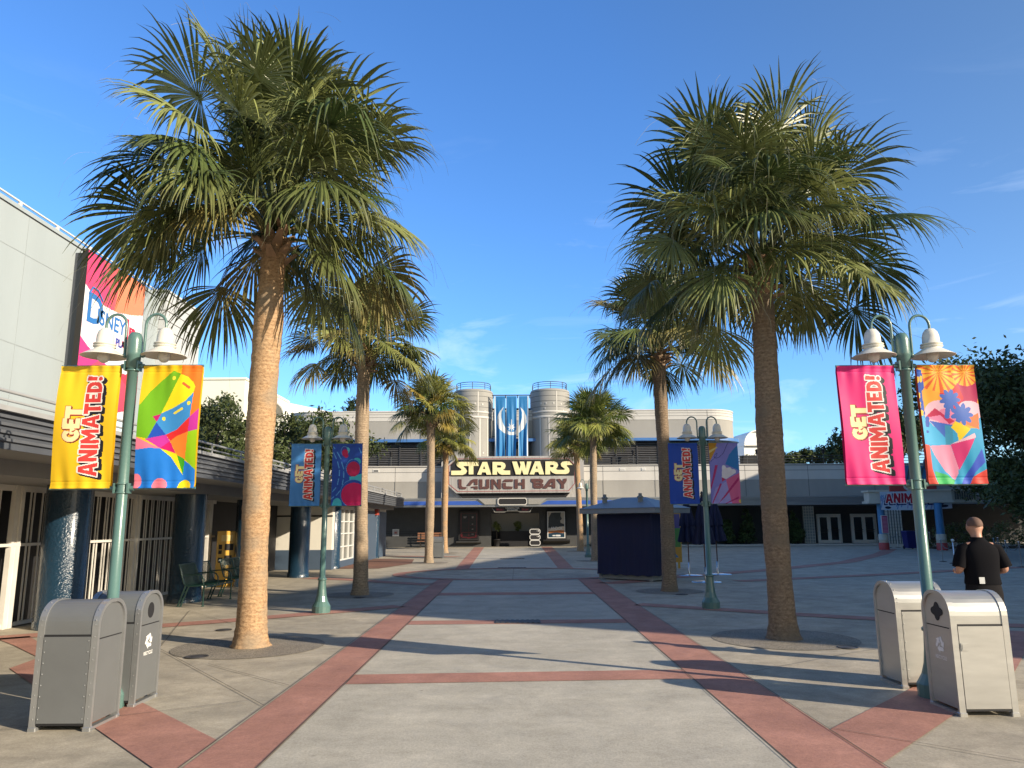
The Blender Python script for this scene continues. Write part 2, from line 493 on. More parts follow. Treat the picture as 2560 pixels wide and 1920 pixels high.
ART_PICNIC = [((140,135,215),'p',[(-0.345,1.145),(1.607,1.145),(1.424,-0.105),(-0.528,-0.105)]),((205,145,20),'p',[(-0.114,1.054),(0.292,1.031),(0.225,0.872),(-0.024,0.668),(-0.118,0.69)]),((235,215,140),'p',[(-0.045,0.861),(0.284,0.94),(0.306,0.923),(-0.039,0.815)]),((25,125,200),'p',[(1.099,1.009),(1.074,0.509),(0.888,0.565),(0.533,0.645),(0.679,0.804),(0.864,0.906)]),((170,160,225),'p',[(0.16,0.259),(0.567,0.372),(0.707,-0.003),(-0.026,-0.014)]),((225,100,150),'p',[(0.533,0.393),(1.0,0.503),(1.095,-0.014),(0.705,-0.014)]),((240,230,235),'p',[(0.414,0.577),(0.457,0.622),(0.519,0.628),(0.562,0.588),(0.647,0.588),(0.704,0.56),(0.814,0.565),(0.883,0.537),(0.878,0.503),(0.546,0.401),(0.392,0.429)]),((245,240,245),'e',(0.477,0.594),0.06,0.035),((245,240,245),'e',(0.667,0.56),0.07,0.035),((245,240,245),'e',(0.809,0.526),0.07,0.035),((200,40,90),'p',[(0.392,0.429),(0.533,0.393),(0.381,0.355)]),((190,30,110),'p',[(0.178,0.634),(0.275,0.628),(0.01,0.236),(-0.025,0.247)]),((190,30,110),'p',[(0.317,0.332),(0.376,0.321),(0.048,-0.003),(0.026,0.009)]),((190,30,110),'p',[(0.967,0.44),(0.971,0.384),(0.532,0.134),(0.219,-0.003)]),((190,30,110),'p',[(0.944,0.116),(0.939,0.082),(0.487,-0.003),(0.439,-0.003)]),((35,40,110),'l',[(0.658,0.997),(0.487,0.827),(0.331,0.759),(0.231,0.747),(0.161,0.764),(0.217,0.815),(0.28,0.827),(0.235,0.77),(0.028,0.69)],0.007),((225,180,80),'e',(0.981,0.037),0.05,0.03)]
GLYPH_TOP = [[[(-4.38,5.41),(-3.72,5.41),(-3.65,5.47),(-3.67,5.54),(-3.94,5.71),(-4.01,5.85),(-3.94,6.0),(-3.7,6.04),(-2.45,6.02),(-2.43,5.74),(-2.8,5.74),(-2.8,5.14),(-3.13,5.14),(-3.13,5.74),(-3.49,5.74),(-3.51,5.7),(-3.34,5.55),(-3.25,5.38),(-3.34,5.2),(-3.57,5.1),(-4.38,5.1)]],[[(-2.53,5.12),(-2.15,6.02),(-1.82,6.02),(-1.52,5.11),(-1.85,5.11),(-1.92,5.28),(-2.18,5.28),(-2.24,5.11)],[(-2.12,5.52),(-1.94,5.51),(-2.03,5.75)]],[[(-1.43,5.11),(-1.43,6.02),(-0.75,6.01),(-0.55,5.91),(-0.49,5.73),(-0.56,5.54),(-0.69,5.46),(-0.55,5.4),(-0.17,5.4),(-0.17,5.1),(-0.78,5.1),(-0.96,5.18),(-1.11,5.38),(-1.11,5.11)],[(-1.11,5.78),(-0.84,5.77),(-0.8,5.69),(-0.85,5.61),(-1.11,5.61)]],[[(-0.03,6.04),(0.31,6.03),(0.49,5.5),(0.58,5.8),(0.51,6.03),(0.83,6.03),(0.96,5.5),(1.04,6.03),(1.36,6.03),(1.09,5.11),(0.78,5.11),(0.66,5.47),(0.56,5.11),(0.23,5.12)]],[[(1.21,5.11),(1.61,6.04),(1.97,6.04),(2.25,5.1),(1.91,5.11),(1.84,5.28),(1.6,5.28),(1.54,5.11)],[(1.65,5.52),(1.81,5.52),(1.74,5.76)]],[[(2.34,5.1),(2.35,6.03),(2.98,6.03),(3.19,5.94),(3.26,5.75),(3.18,5.57),(3.09,5.49),(3.21,5.42),(3.68,5.42),(3.75,5.48),(3.48,5.69),(3.45,5.87),(3.58,6.0),(3.82,6.04),(4.08,6.02),(4.29,5.77),(3.9,5.76),(3.87,5.7),(4.04,5.51),(4.07,5.33),(3.98,5.18),(3.8,5.12),(3.08,5.13),(2.85,5.22),(2.68,5.4),(2.68,5.1)],[(2.69,5.78),(2.92,5.78),(2.95,5.7),(2.9,5.61),(2.69,5.62)]]]
GLYPH_LOW = [[[(-3.87,4.81),(-3.64,4.8),(-3.64,4.34),(-3.56,4.26),(-3.26,4.25),(-3.34,4.11),(-3.69,4.11),(-3.85,4.23)]],[[(-3.26,4.35),(-2.93,4.76),(-2.8,4.81),(-2.49,4.81),(-2.49,4.4),(-2.71,4.4),(-2.71,4.6),(-2.8,4.6),(-3.01,4.35)]],[[(-2.93,4.28),(-2.49,4.31),(-2.49,4.1),(-2.71,4.1),(-2.71,4.19),(-2.93,4.19)]],[[(-2.37,4.8),(-2.15,4.79),(-2.15,4.1),(-2.3,4.1),(-2.37,4.16)]],[[(-1.88,4.79),(-1.66,4.79),(-1.66,4.18),(-1.74,4.11),(-2.1,4.11),(-2.08,4.28),(-1.88,4.27)]],[[(-1.54,4.79),(-1.36,4.79),(-1.36,4.09),(-1.54,4.1)]],[[(-1.32,4.79),(-1.05,4.39),(-1.05,4.79),(-0.83,4.79),(-0.83,4.1),(-1.02,4.1),(-1.32,4.51)]],[[(-0.69,4.64),(-0.54,4.78),(0.02,4.78),(0.02,4.62),(-0.69,4.6)]],[[(-0.72,4.53),(-0.47,4.53),(-0.48,4.29),(0.02,4.26),(-0.04,4.1),(-0.61,4.1),(-0.72,4.21)]],[[(0.14,4.78),(0.38,4.78),(0.37,4.12),(0.13,4.13)]],[[(0.46,4.55),(0.67,4.55),(0.67,4.79),(0.88,4.79),(0.87,4.11),(0.67,4.11),(0.67,4.35),(0.46,4.35)]],[[(1.33,4.81),(2.01,4.81),(2.19,4.72),(2.18,4.54),(2.08,4.48),(2.21,4.4),(2.18,4.19),(2.0,4.12),(1.59,4.12),(1.47,4.22),(1.47,4.52),(1.32,4.61)],[(1.65,4.62),(1.98,4.61),(1.98,4.56),(1.65,4.56)],[(1.65,4.38),(1.97,4.38),(1.97,4.33),(1.65,4.33)]],[[(2.15,4.12),(2.66,4.78),(2.78,4.8),(3.05,4.8),(3.04,4.13),(2.83,4.13),(2.83,4.24),(2.54,4.25),(2.43,4.12)],[(2.63,4.37),(2.83,4.37),(2.84,4.6)]],[[(3.14,4.77),(3.38,4.8),(3.67,4.47),(3.66,4.11),(3.43,4.11),(3.44,4.39)]],[[(3.64,4.8),(3.86,4.81),(3.86,4.65),(3.73,4.44),(3.58,4.59)]]]
EMBLEM = [[(-0.65,10.5),(-0.93,10.19),(-1.14,9.77),(-1.2,9.3),(-1.05,8.84),(-0.71,8.52),(-0.36,8.36),(-0.1,8.3),(0.21,8.33),(0.59,8.51),(0.94,8.83),(1.13,9.29),(1.1,9.75),(0.91,10.18),(0.61,10.49),(0.77,10.06),(0.78,9.68),(0.69,9.29),(0.52,8.95),(0.21,8.6),(-0.03,8.51),(-0.29,8.59),(-0.57,8.93),(-0.75,9.3),(-0.84,9.69),(-0.82,10.07)],[(-0.08,9.53),(-0.03,9.53),(-0.0,9.03),(0.18,9.22),(0.07,8.97),(0.33,8.92),(0.07,8.86),(0.18,8.66),(-0.0,8.8),(-0.06,8.41),(-0.11,8.8),(-0.29,8.67),(-0.19,8.87),(-0.44,8.92),(-0.18,8.97),(-0.28,9.22),(-0.11,9.04)]]
# ------------------------------------------------------------------ materials
M_conc = paving('concrete_tan', (0.45, 0.40, 0.31), (0.35, 0.315, 0.25), stain=0.30, spots=0.8)
M_path = paving('concrete_grey', (0.47, 0.44, 0.37), (0.40, 0.375, 0.315), stain=0.20, spots=0.8)
M_red = paving('concrete_red', (0.42, 0.215, 0.165), (0.34, 0.17, 0.132), spots=0.5, stain=0.24, streak=False)
M_brown = paving('concrete_brown', (0.22, 0.11, 0.075), (0.17, 0.09, 0.065), spots=0.2, stain=0.16, streak=False)
M_aggr = paving('pebble_aggregate', (0.25, 0.22, 0.175), (0.20, 0.18, 0.145), spots=0.0, stain=0.2, streak=False, grain=0.45, gscale=60)
M_joint = mat('joint_dark', (0.10, 0.085, 0.07), 0.9, var=0.3)
M_iron = mat('cast_iron', (0.07, 0.065, 0.06), 0.6, 0.4, bump=0.3)
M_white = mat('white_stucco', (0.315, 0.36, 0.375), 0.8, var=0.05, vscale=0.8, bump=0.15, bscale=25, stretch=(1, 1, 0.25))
M_cream = mat('cream_plaster', (0.62, 0.60, 0.53), 0.8, var=0.06, vscale=1.2, bump=0.1)
M_lightwall = mat('pale_grey_stucco', (0.52, 0.505, 0.47), 0.85, var=0.09, vscale=0.7, bump=0.15, bscale=30, stretch=(1, 1, 0.3))
M_greywall = mat('mid_grey_stucco', (0.31, 0.30, 0.275), 0.85, var=0.10, vscale=0.7, bump=0.25, bscale=30, stretch=(1, 1, 0.3))
M_block = mat('blue_grey_panel', (0.46, 0.48, 0.49), 0.7, var=0.05)
M_seam = mat('seam_dark', (0.10, 0.10, 0.10), 0.9)
M_blue = mat('blue_trim', (0.06, 0.17, 0.42), 0.4, var=0.06)
M_bluestrip = mat('blue_metal_strip', (0.05, 0.13, 0.52), 0.3, 0.3, var=0.1)
M_steel = mat('brushed_steel', (0.33, 0.335, 0.34), 0.38, 0.65, var=0.12, vscale=2, stretch=(0.3, 1, 4))
M_fascia = mat('shaded_slate_fascia', (0.065, 0.073, 0.088), 0.6, var=0.12, vscale=2)  # slate grey taken darker, the shade on the canopy edge put into it
M_slat = mat('shaded_slat', (0.095, 0.102, 0.115), 0.55, var=0.18, vscale=2.5)  # slats darkened likewise to carry that shade
M_soffit = mat('grey_soffit', (0.20, 0.20, 0.195), 0.8, var=0.08)
M_caprail = mat('cap_grey', (0.30, 0.31, 0.32), 0.5)  # white canopy rail coloured grey, its near-end shade put into the colour
M_recess = mat('recess_shade_dark', (0.022, 0.023, 0.025), 0.7, var=0.2)  # near black, standing in for the shade deep under the canopy
M_rail = mat('white_rail', (0.62, 0.62, 0.60), 0.5, var=0.05)
M_darkrail = mat('dark_rail', (0.05, 0.055, 0.06), 0.5, 0.3)
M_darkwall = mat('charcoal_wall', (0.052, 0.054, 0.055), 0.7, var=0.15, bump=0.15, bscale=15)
M_black = mat('matt_black', (0.012, 0.012, 0.014), 0.7, var=0.1)
M_louver = mat('louver_dark', (0.035, 0.035, 0.04), 0.55)
M_louverlip = mat('louver_slat', (0.10, 0.10, 0.105), 0.5)
M_glassblock = mat('glass_block', (0.30, 0.33, 0.32), 0.15, var=0.2, vscale=8)
M_navycol = mat('navy_gloss_paint', (0.011, 0.034, 0.062), 0.22, var=0.08, bump=0.9, bscale=26, coat=0.5)
M_navybase = mat('slate_blue_paint', (0.055, 0.085, 0.13), 0.55, var=0.08)
M_gate = mat('gate_white', (0.62, 0.60, 0.55), 0.5, var=0.1)
M_darkglass = mat('dark_glass', (0.012, 0.014, 0.016), 0.08, var=0.05, spec=0.6)
M_greyglass = mat('grey_pane', (0.17, 0.18, 0.17), 0.12, var=0.1)
M_frame = mat('black_frame', (0.02, 0.018, 0.016), 0.5)
M_tower = mat('tower_stucco', (0.275, 0.27, 0.25), 0.85, var=0.09, vscale=0.9, bump=0.2, bscale=30)
M_palered = mat('dull_red_line', (0.30, 0.07, 0.065), 0.6)
M_signface = mat('sign_plate', (0.37, 0.36, 0.345), 0.6, var=0.2, vscale=2.0, stretch=(3, 1, 0.25))
M_yellow = mat('pale_yellow_letters', (0.82, 0.75, 0.42), 0.45, var=0.04)
M_brownletter = mat('maroon_letters', (0.105, 0.045, 0.04), 0.5, var=0.08)
M_farwhite = mat('far_white', (0.80, 0.79, 0.74), 0.8, var=0.04, vscale=0.4)
M_farcream = mat('far_cream', (0.76, 0.74, 0.62), 0.8, var=0.05, vscale=0.4)
M_teal_roof = mat('teal_roof', (0.13, 0.22, 0.22), 0.6)
M_green = mat('lamp_green', (0.085, 0.165, 0.148), 0.33, var=0.08, vscale=4, bump=0.06, bscale=60, coat=0.3)
M_shade = mat('enamel_cream', (0.66, 0.63, 0.55), 0.35, var=0.05, vscale=6)
M_bulb = mat('lamp_glass', (0.60, 0.58, 0.54), 0.1, var=0.02)
M_bingrey = mat('bin_grey_paint', (0.140, 0.148, 0.152), 0.40, 0.15, var=0.08, vscale=2.5, bump=0.05, bscale=10)
M_binsteel = mat('bin_steel', (0.53, 0.52, 0.49), 0.36, 0.74, var=0.07, vscale=2.5, stretch=(1, 1, 5))
M_binedge = mat('bin_edge_steel', (0.34, 0.35, 0.355), 0.34, 0.6, var=0.10, vscale=6)
M_whitemark = mat('white_decal', (0.78, 0.78, 0.76), 0.6, var=0.1, vscale=30)
M_cloth = mat('printed_cloth', (1, 1, 1), 0.62, var=0.05, vscale=6, attr='print', trans=0.12, bump=0.05, bscale=300)
M_board = mat('printed_board', (1, 1, 1), 0.35, var=0.03, vscale=2, attr='print')
M_leaf = mat('palm_leaf', (1, 1, 1), 0.38, var=0.25, vscale=5, attr='tint', trans=0.15, spec=0.42)
M_oakleaf = mat('oak_leaf', (1, 1, 1), 0.55, var=0.2, vscale=3, attr='tint', trans=0.12, spec=0.3)
M_bark = mat('oak_bark', (0.10, 0.08, 0.06), 0.9, var=0.3, vscale=6, bump=0.6, bscale=18, stretch=(3, 3, 0.6))
M_boot = mat('leaf_stub', (0.30, 0.19, 0.11), 0.8, var=0.35, vscale=9)
M_bench = mat('bench_green', (0.018, 0.060, 0.050), 0.35, var=0.1, coat=0.2)
M_wood = mat('bench_wood', (0.22, 0.10, 0.055), 0.6, var=0.2, vscale=5)
M_navycloth = mat('navy_canvas', (0.0045, 0.008, 0.042), 0.8, var=0.15, vscale=3, bump=0.12, bscale=120)
M_kioskroof = mat('kiosk_roof', (0.22, 0.25, 0.28), 0.5, 0.2, var=0.1)
M_kioskfascia = mat('kiosk_fascia', (0.20, 0.22, 0.235), 0.55, var=0.08)
M_kioskbase = mat('kiosk_base', (0.20, 0.21, 0.20), 0.7, var=0.15)
M_chrome = mat('chrome', (0.60, 0.60, 0.60), 0.22, 0.9)
M_pole_red = mat('umbrella_pole', (0.09, 0.035, 0.03), 0.4)
M_vend = mat('vend_gold', (0.62, 0.37, 0.06), 0.4, var=0.06, coat=0.2)
M_binblue = mat('bin_blue', (0.008, 0.012, 0.13), 0.45)
M_colblue = mat('column_blue', (0.06, 0.22, 0.42), 0.6, var=0.25, vscale=4, stretch=(4, 4, 0.4))
M_colcream = mat('column_cream', (0.50, 0.47, 0.38), 0.7, var=0.12)
M_colred = mat('column_red', (0.42, 0.06, 0.055), 0.6, var=0.1)
M_skin = mat('skin', (0.42, 0.22, 0.15), 0.5, var=0.08, vscale=20)
M_hair = mat('cropped_hair', (0.13, 0.075, 0.055), 0.8, var=0.2, vscale=80)
M_shirt = mat('black_shirt', (0.006, 0.006, 0.008), 0.9, var=0.1, spec=0.1)
M_trouser = mat('dark_trousers', (0.014, 0.013, 0.014), 0.9, var=0.15, spec=0.1)
M_shoe = mat('black_shoe', (0.01, 0.01, 0.01), 0.4)
M_hedge = M_oakleaf

def trunk_mat(name, dk, ca=(0.25, 0.15, 0.078), cb=(0.47, 0.31, 0.175)):
    m = bpy.data.materials.new(name)
    m.use_nodes = True
    N, L = m.node_tree.nodes, m.node_tree.links
    b = N['Principled BSDF']
    b.inputs['Roughness'].default_value = 0.85
    b.inputs['Specular IOR Level'].default_value = 0.25
    t = N.new('ShaderNodeTexCoord')
    wv = N.new('ShaderNodeTexWave')
    wv.wave_type = 'BANDS'
    wv.bands_direction = 'Z'
    wv.inputs['Scale'].default_value = 5.2
    wv.inputs['Distortion'].default_value = 3.0
    wv.inputs['Detail'].default_value = 4
    wv.inputs['Detail Scale'].default_value = 2.2
    L.new(t.outputs['Object'], wv.inputs['Vector'])
    mp_ = N.new('ShaderNodeMapping')
    mp_.inputs['Scale'].default_value = (1, 1, 1.7)
    L.new(t.outputs['Object'], mp_.inputs['Vector'])
    n1 = N.new('ShaderNodeTexNoise')
    n1.inputs['Scale'].default_value = 21
    n1.inputs['Detail'].default_value = 6
    n1.inputs['Roughness'].default_value = 0.7
    L.new(mp_.outputs['Vector'], n1.inputs['Vector'])
    n2 = N.new('ShaderNodeTexNoise')
    n2.inputs['Scale'].default_value = 2.4
    n2.inputs['Detail'].default_value = 5
    L.new(t.outputs['Object'], n2.inputs['Vector'])
    r1 = N.new('ShaderNodeValToRGB')
    r1.color_ramp.elements[0].position = 0.36
    r1.color_ramp.elements[0].color = (*[c_ * dk for c_ in ca], 1)
    r1.color_ramp.elements[1].position = 0.62
    r1.color_ramp.elements[1].color = (*[c_ * dk for c_ in cb], 1)
    L.new(n1.outputs['Fac'], r1.inputs['Fac'])
    r2 = N.new('ShaderNodeMapRange')
    r2.inputs['To Min'].default_value = 0.93
    r2.inputs['To Max'].default_value = 1.1
    L.new(wv.outputs['Fac'], r2.inputs['Value'])
    s1 = N.new('ShaderNodeVectorMath')
    s1.operation = 'SCALE'
    L.new(r1.outputs['Color'], s1.inputs[0])
    L.new(r2.outputs[0], s1.inputs['Scale'])
    mx = N.new('ShaderNodeMixRGB')           # greyer lichen patches
    mx.inputs['Color2'].default_value = (0.25 * dk, 0.205 * dk, 0.15 * dk, 1)
    r3 = N.new('ShaderNodeMapRange')
    r3.inputs['From Min'].default_value = 0.46
    r3.inputs['From Max'].default_value = 0.66
    r3.inputs['To Max'].default_value = 0.75
    L.new(n2.outputs['Fac'], r3.inputs['Value'])
    L.new(r3.outputs[0], mx.inputs['Fac'])
    L.new(s1.outputs[0], mx.inputs['Color1'])
    L.new(mx.outputs[0], b.inputs['Base Color'])
    add = N.new('ShaderNodeMath')
    add.operation = 'ADD'
    wm_ = N.new('ShaderNodeMath')
    wm_.operation = 'MULTIPLY'
    wm_.inputs[1].default_value = 0.14
    L.new(wv.outputs['Fac'], wm_.inputs[0])
    L.new(wm_.outputs[0], add.inputs[0])
    L.new(n1.outputs['Fac'], add.inputs[1])
    bp = N.new('ShaderNodeBump')
    bp.inputs['Strength'].default_value = 0.55
    bp.inputs['Distance'].default_value = 0.02
    L.new(add.outputs[0], bp.inputs['Height'])
    L.new(bp.outputs['Normal'], b.inputs['Normal'])
    return m
M_trunk = trunk_mat('palm_trunk', 1.0)
M_trunk_shade_brown = trunk_mat('palm_trunk_shade_brown', 0.62, (0.21, 0.145, 0.095), (0.43, 0.315, 0.21))  # front right palms: browner bark with the shade on it put into the colour
M_trunk_grey = trunk_mat('palm_trunk_grey', 0.85, (0.24, 0.175, 0.115), (0.45, 0.345, 0.24))

# ------------------------------------------------------------------ the setting: ground, path, red bands
def struct(name, mb, m, kind='structure'):
    o = mb.build(name, m)
    o['kind'] = kind
    return o

def sheet(polys, z):
    mb = MB()
    for pl in polys:
        tri = tessellate_polygon([[Vector((x, y, 0)) for x, y in pl]])
        mb.add([(x, y, z) for x, y in pl], [tuple(t) for t in tri])
    # make every face look up
    for i, q in enumerate(mb.f):
        a, b, c = (Vector(mb.v[k]) for k in q[:3])
        if (b - a).cross(c - a).z < 0:
            mb.f[i] = tuple(reversed(q))
    return mb

def strip(pts, w, z):
    """a ribbon of width w along a plan polyline"""
    mb = MB()
    P_ = [Vector((x, y, 0)) for x, y in pts]
    vs = []
    for i, p in enumerate(P_):
        t = (P_[min(i + 1, len(P_) - 1)] - P_[max(i - 1, 0)]).normalized()
        n = Vector((-t.y, t.x, 0)) * (w / 2)
        vs += [(p.x + n.x, p.y + n.y, z), (p.x - n.x, p.y - n.y, z)]
    mb.add(vs, [(2 * i + 1, 2 * i + 3, 2 * i + 2, 2 * i) for i in range(len(P_) - 1)])
    return mb

g = MB()
g.quad((-700, -300, 0), (700, -300, 0), (700, 1500, 0), (-700, 1500, 0))
struct('ground', g, M_conc)
struct('path', sheet([[(-1.82, -6), (1.97, -6), (1.97, 23.7), (-1.82, 23.7)], [(-1.7, 29.4), (1.72, 29.4), (2.1, 56), (-2.1, 56)]], 0.004), M_path)
# long red bands beside the path
struct('red_band', sheet([[(-2.38, -6), (-1.82, -6), (-1.83, 23.8), (-2.32, 23.8)]], 0.008), M_red)
struct('red_band', sheet([[(1.97, -6), (2.60, -6), (2.60, 23.8), (1.97, 23.8)]], 0.008), M_red)
struct('red_band', sheet([[(-2.2, 29.4), (-1.68, 29.4), (-2.08, 55.6), (-2.80, 55.6)]], 0.008), M_red)
struct('red_band', sheet([[(1.70, 29.4), (2.28, 29.3), (2.80, 55.6), (2.04, 55.6)]], 0.008), M_red)
# cross bands
for (y0, y1, y2, y3) in ((8.57, 9.09, 9.27, 8.74), (13.41, 13.93, 13.97, 13.47), (18.68, 19.40, 19.40, 18.8)):
    struct('red_cross_band', sheet([[(-1.815, y0), (-1.815, y1), (1.965, y2), (1.965, y3)]], 0.008), M_red)
# oval band in the middle of the plaza
oval = [(0.1 + 4.0 * math.cos(a), 26.6 + 3.0 * math.sin(a)) for a in [2 * math.pi * k / 64 for k in range(65)]]
struct('red_oval_band', strip(oval, 0.42, 0.012), M_red)
# side bands by the second pair of lamp posts, and further back
struct('red_side_band', strip([(-2.38, 16.40), (-3.70, 15.28), (-5.2, 14.1), (-8.2, 12.0)], 0.52, 0.008), M_red)
struct('red_side_band', strip([(2.62, 16.45), (4.0, 15.45), (5.8, 14.15), (8.0, 12.9), (12, 11.3)], 0.50, 0.008), M_red)
struct('red_side_band', strip([(-2.36, 22.0), (-3.6, 22.9), (-5.0, 24.1), (-6.6, 25.0)], 0.6, 0.008), M_red)
struct('red_side_band', strip([(2.6, 22.0), (3.6, 22.8), (4.8, 24.1), (9, 27.5), (14, 32.5), (19, 40), (23, 47)], 0.7, 0.008), M_red)
struct('red_side_band', strip([(6.5, 22.5), (12, 25), (18, 28), (26, 31)], 0.6, 0.009), M_red)
# diagonal slabs running out from the path past the first pair of lamp posts
struct('red_diagonal_band', sheet([[(-2.385, 6.46), (-2.385, 5.56), (-6.12, 9.62), (-6.22, 10.36), (-7.27, 11.45), (-7.95, 12.1), (-7.6, 12.35), (-5.0, 9.25)]], 0.008), M_red)
struct('red_diagonal_band', sheet([[(2.605, 6.65), (2.605, 5.75), (3.87, 7.08), (5.71, 9.05), (6.47, 10.05), (8.2, 12.0), (7.6, 12.3), (5.2, 9.4), (3.9, 8.0)]], 0.008), M_red)
struct('brown_band', sheet([[(-6.9, 30.0), (-5.2, 30.0), (-4.4, 33.5), (-4.8, 37.5), (-6.9, 38.5)]], 0.008), M_brown)
struct('brown_band', strip([(-2.82, 40), (-4.0, 40.5), (-7, 41.5)], 0.8, 0.008), M_red)
# sawn joints
for pts in ([(-2.38, 7.6), (-4.95, 11.02), (-6.5, 15.7)], [(-3.78, 9.8), (-2.4, 8.5)], [(-4.81, 13.57), (-6.5, 15.7)], [(2.61, 6.7), (3.63, 5.77), (4.6, 4.9)],
            [(2.61, 12.5), (3.0, 12.6), (6.1, 12.0), (9, 11)], [(2.61, 9.0), (4.4, 10.3), (6.5, 11.6)], [(-0.02, 23.4), (0.02, 29.9)], [(2.6, 19.2), (6.5, 18.7), (14, 17.6)],
            [(4.5, 29), (14, 26.5), (24, 24)], [(-2.4, 11.6), (-5.2, 12.4), (-7, 13.2)], [(-2.35, 33), (2.3, 33)], [(-2.5, 40), (2.4, 40)], [(2.6, 31.5), (20, 31.5)], [(2.9, 41), (24, 41)], [(-7, 5.2), (-2.6, 7.8)], [(1.96, 3), (1.975, 23)], [(2.6, 3), (2.602, 23)], [(-2.382, 3), (-2.325, 23)], [(-1.82, 3), (-1.83, 23)]):
    struct('paving_joint', strip(pts, 0.009, 0.016), M_joint)
# aggregate rounds at the foot of the palms
PALMS = [(-3.75, 11.2), (3.98, 11.6), (-3.76, 19.05), (3.9, 19.45), (-3.7, 34.1), (-4.02, 45.3), (3.7, 35.0), (4.08, 46.8)]
for (x, y) in PALMS:
    pr_ = 1.04 if y < 12 else 0.84
    c = [(x + pr_ * math.cos(a), y + pr_ * math.sin(a)) for a in [2 * math.pi * k / 40 for k in range(40)]]
    struct('tree_round', sheet([c], 0.006), M_aggr)
# little iron covers and drains in the paving
def disc_cover(x, y, r, label):
    mb = MB()
    mb.lathe((x, y, 0), [(r * 1.15, 0.008), (r * 1.15, 0.014), (r, 0.014), (r * 0.97, 0.010), (r * 0.6, 0.010), (r * 0.55, 0.013), (r * 0.1, 0.013), (0.001, 0.013)], 28)
    tag(mb.build('valve_cover', M_iron), label, 'cover')
disc_cover(-4.15, 10.35, 0.13, 'round iron cover in the concrete before the tall left palm')
disc_cover(4.55, 10.75, 0.12, 'round iron cover in the concrete before the tall right palm')
disc_cover(-4.75, 12.9, 0.11, 'small round iron cover behind the tall left palm, near the green benches')
disc_cover(4.0, 18.55, 0.13, 'round iron cover at the foot of the palm beside the navy kiosk')
disc_cover(-3.62, 18.3, 0.12, 'round iron cover at the foot of the palm by the slate blue window wall')
for (x, y, w, d, lab) in ((0.07, 13.7, 0.40, 0.42, 'square iron drain grate in the red cross band on the path'),
                          (-0.05, 29.9, 0.55, 0.5, 'iron drain grate at the far edge of the red oval band'), (-0.05, 37.5, 0.6, 0.5, 'iron drain grate furthest down the path towards the entrance')):
    mb = MB()
    mb.box(x - w, x + w, y - d / 2, y + d / 2, 0.005, 0.014)
    for k in range(9):
        xx = x - w + (k + 0.5) * 2 * w / 9
        mb.box(xx - 0.02, xx + 0.02, y - d / 2, y + d / 2, 0.0145, 0.022)
    tag(mb.build('drain_grate', M_iron), lab, 'drain')
# ------------------------------------------------------------------ printed surfaces (flags, boards): a fine grid of coloured cells
def pip(px, py, poly):
    ins = np.zeros(px.shape, bool)
    n = len(poly)
    for i in range(n):
        x0, y0 = poly[i]
        x1, y1 = poly[(i + 1) % n]
        if y0 == y1:
            continue
        c = ((y0 > py) != (y1 > py)) & (px < (x1 - x0) * (py - y0) / (y1 - y0) + x0)
        ins ^= c
    return ins

def seg_dist(px, py, pts, closed=False):
    d = np.full(px.shape, 1e9)
    n = len(pts)
    for i in range(n if closed else n - 1):
        x0, y0 = pts[i]
        x1, y1 = pts[(i + 1) % n]
        dx, dy = x1 - x0, y1 - y0
        t = np.clip(((px - x0) * dx + (py - y0) * dy) / (dx * dx + dy * dy + 1e-12), 0, 1)
        d = np.minimum(d, np.hypot(px - x0 - t * dx, py - y0 - t * dy))
    return d

def paint(w, h, nx, ny, art, base=(255, 255, 255), gain=0.82):
    X, Y_ = np.meshgrid((np.arange(nx) + 0.5) / nx, (np.arange(ny) + 0.5) / ny)
    C = np.empty((ny, nx, 3), np.float32)
    C[:] = np.array(lin(base)) * gain
    xm, ym = X * w, Y_ * h
    for it in art:
        c = np.array(lin(it[0])) * gain
        k = it[1]
        if k == 'p':
            C[pip(X, Y_, it[2])] = c
        elif k == 'l':
            C[seg_dist(xm, ym, [(a * w, b * h) for a, b in it[2]]) < it[3] * w] = c
        elif k == 'e':
            C[((X - it[2][0]) / it[3]) ** 2 + ((Y_ - it[2][1]) / it[4]) ** 2 < 1] = c
        elif k == 'b':
            dx, dy = xm - it[2][0] * w, ym - it[2][1] * h
            ins = np.hypot(dx, dy) < it[3] * w
            C[ins] = c
            an = np.arctan2(dy, dx) * it[5] / (2 * np.pi)
            fr = an - np.floor(an) + 0.12 * np.sin(np.floor(an) * 2.1)
            C[ins & (fr < 0.42)] = np.array(lin(it[4])) * gain
        elif k == 'f':
            dx, dy = xm - it[2][0] * w, ym - it[2][1] * h
            rr = it[3] * w * (0.62 + 0.38 * np.abs(np.cos(np.arctan2(dy, dx) * it[4] / 2 + 0.4)))
            C[np.hypot(dx, dy) < rr] = c
        elif k == 'm':                      # metre loops (with holes), filled, then an outline width
            loops, grow = it[2], it[3]
            ax = [p[0] for L_ in loops for p in L_]
            ay = [p[1] for L_ in loops for p in L_]
            i0, i1 = int((min(ax) - grow) / w * nx) - 1, int((max(ax) + grow) / w * nx) + 2
            j0, j1 = int((min(ay) - grow) / h * ny) - 1, int((max(ay) + grow) / h * ny) + 2
            i0, j0 = max(i0, 0), max(j0, 0)
            sx, sy = xm[j0:j1, i0:i1], ym[j0:j1, i0:i1]
            ins = np.zeros(sx.shape, bool)
            for L_ in loops:
                ins ^= pip(sx, sy, L_)
            if grow > 0:
                for L_ in loops:
                    ins |= seg_dist(sx, sy, L_, True) < grow
            C[j0:j1, i0:i1][ins] = c
    return C

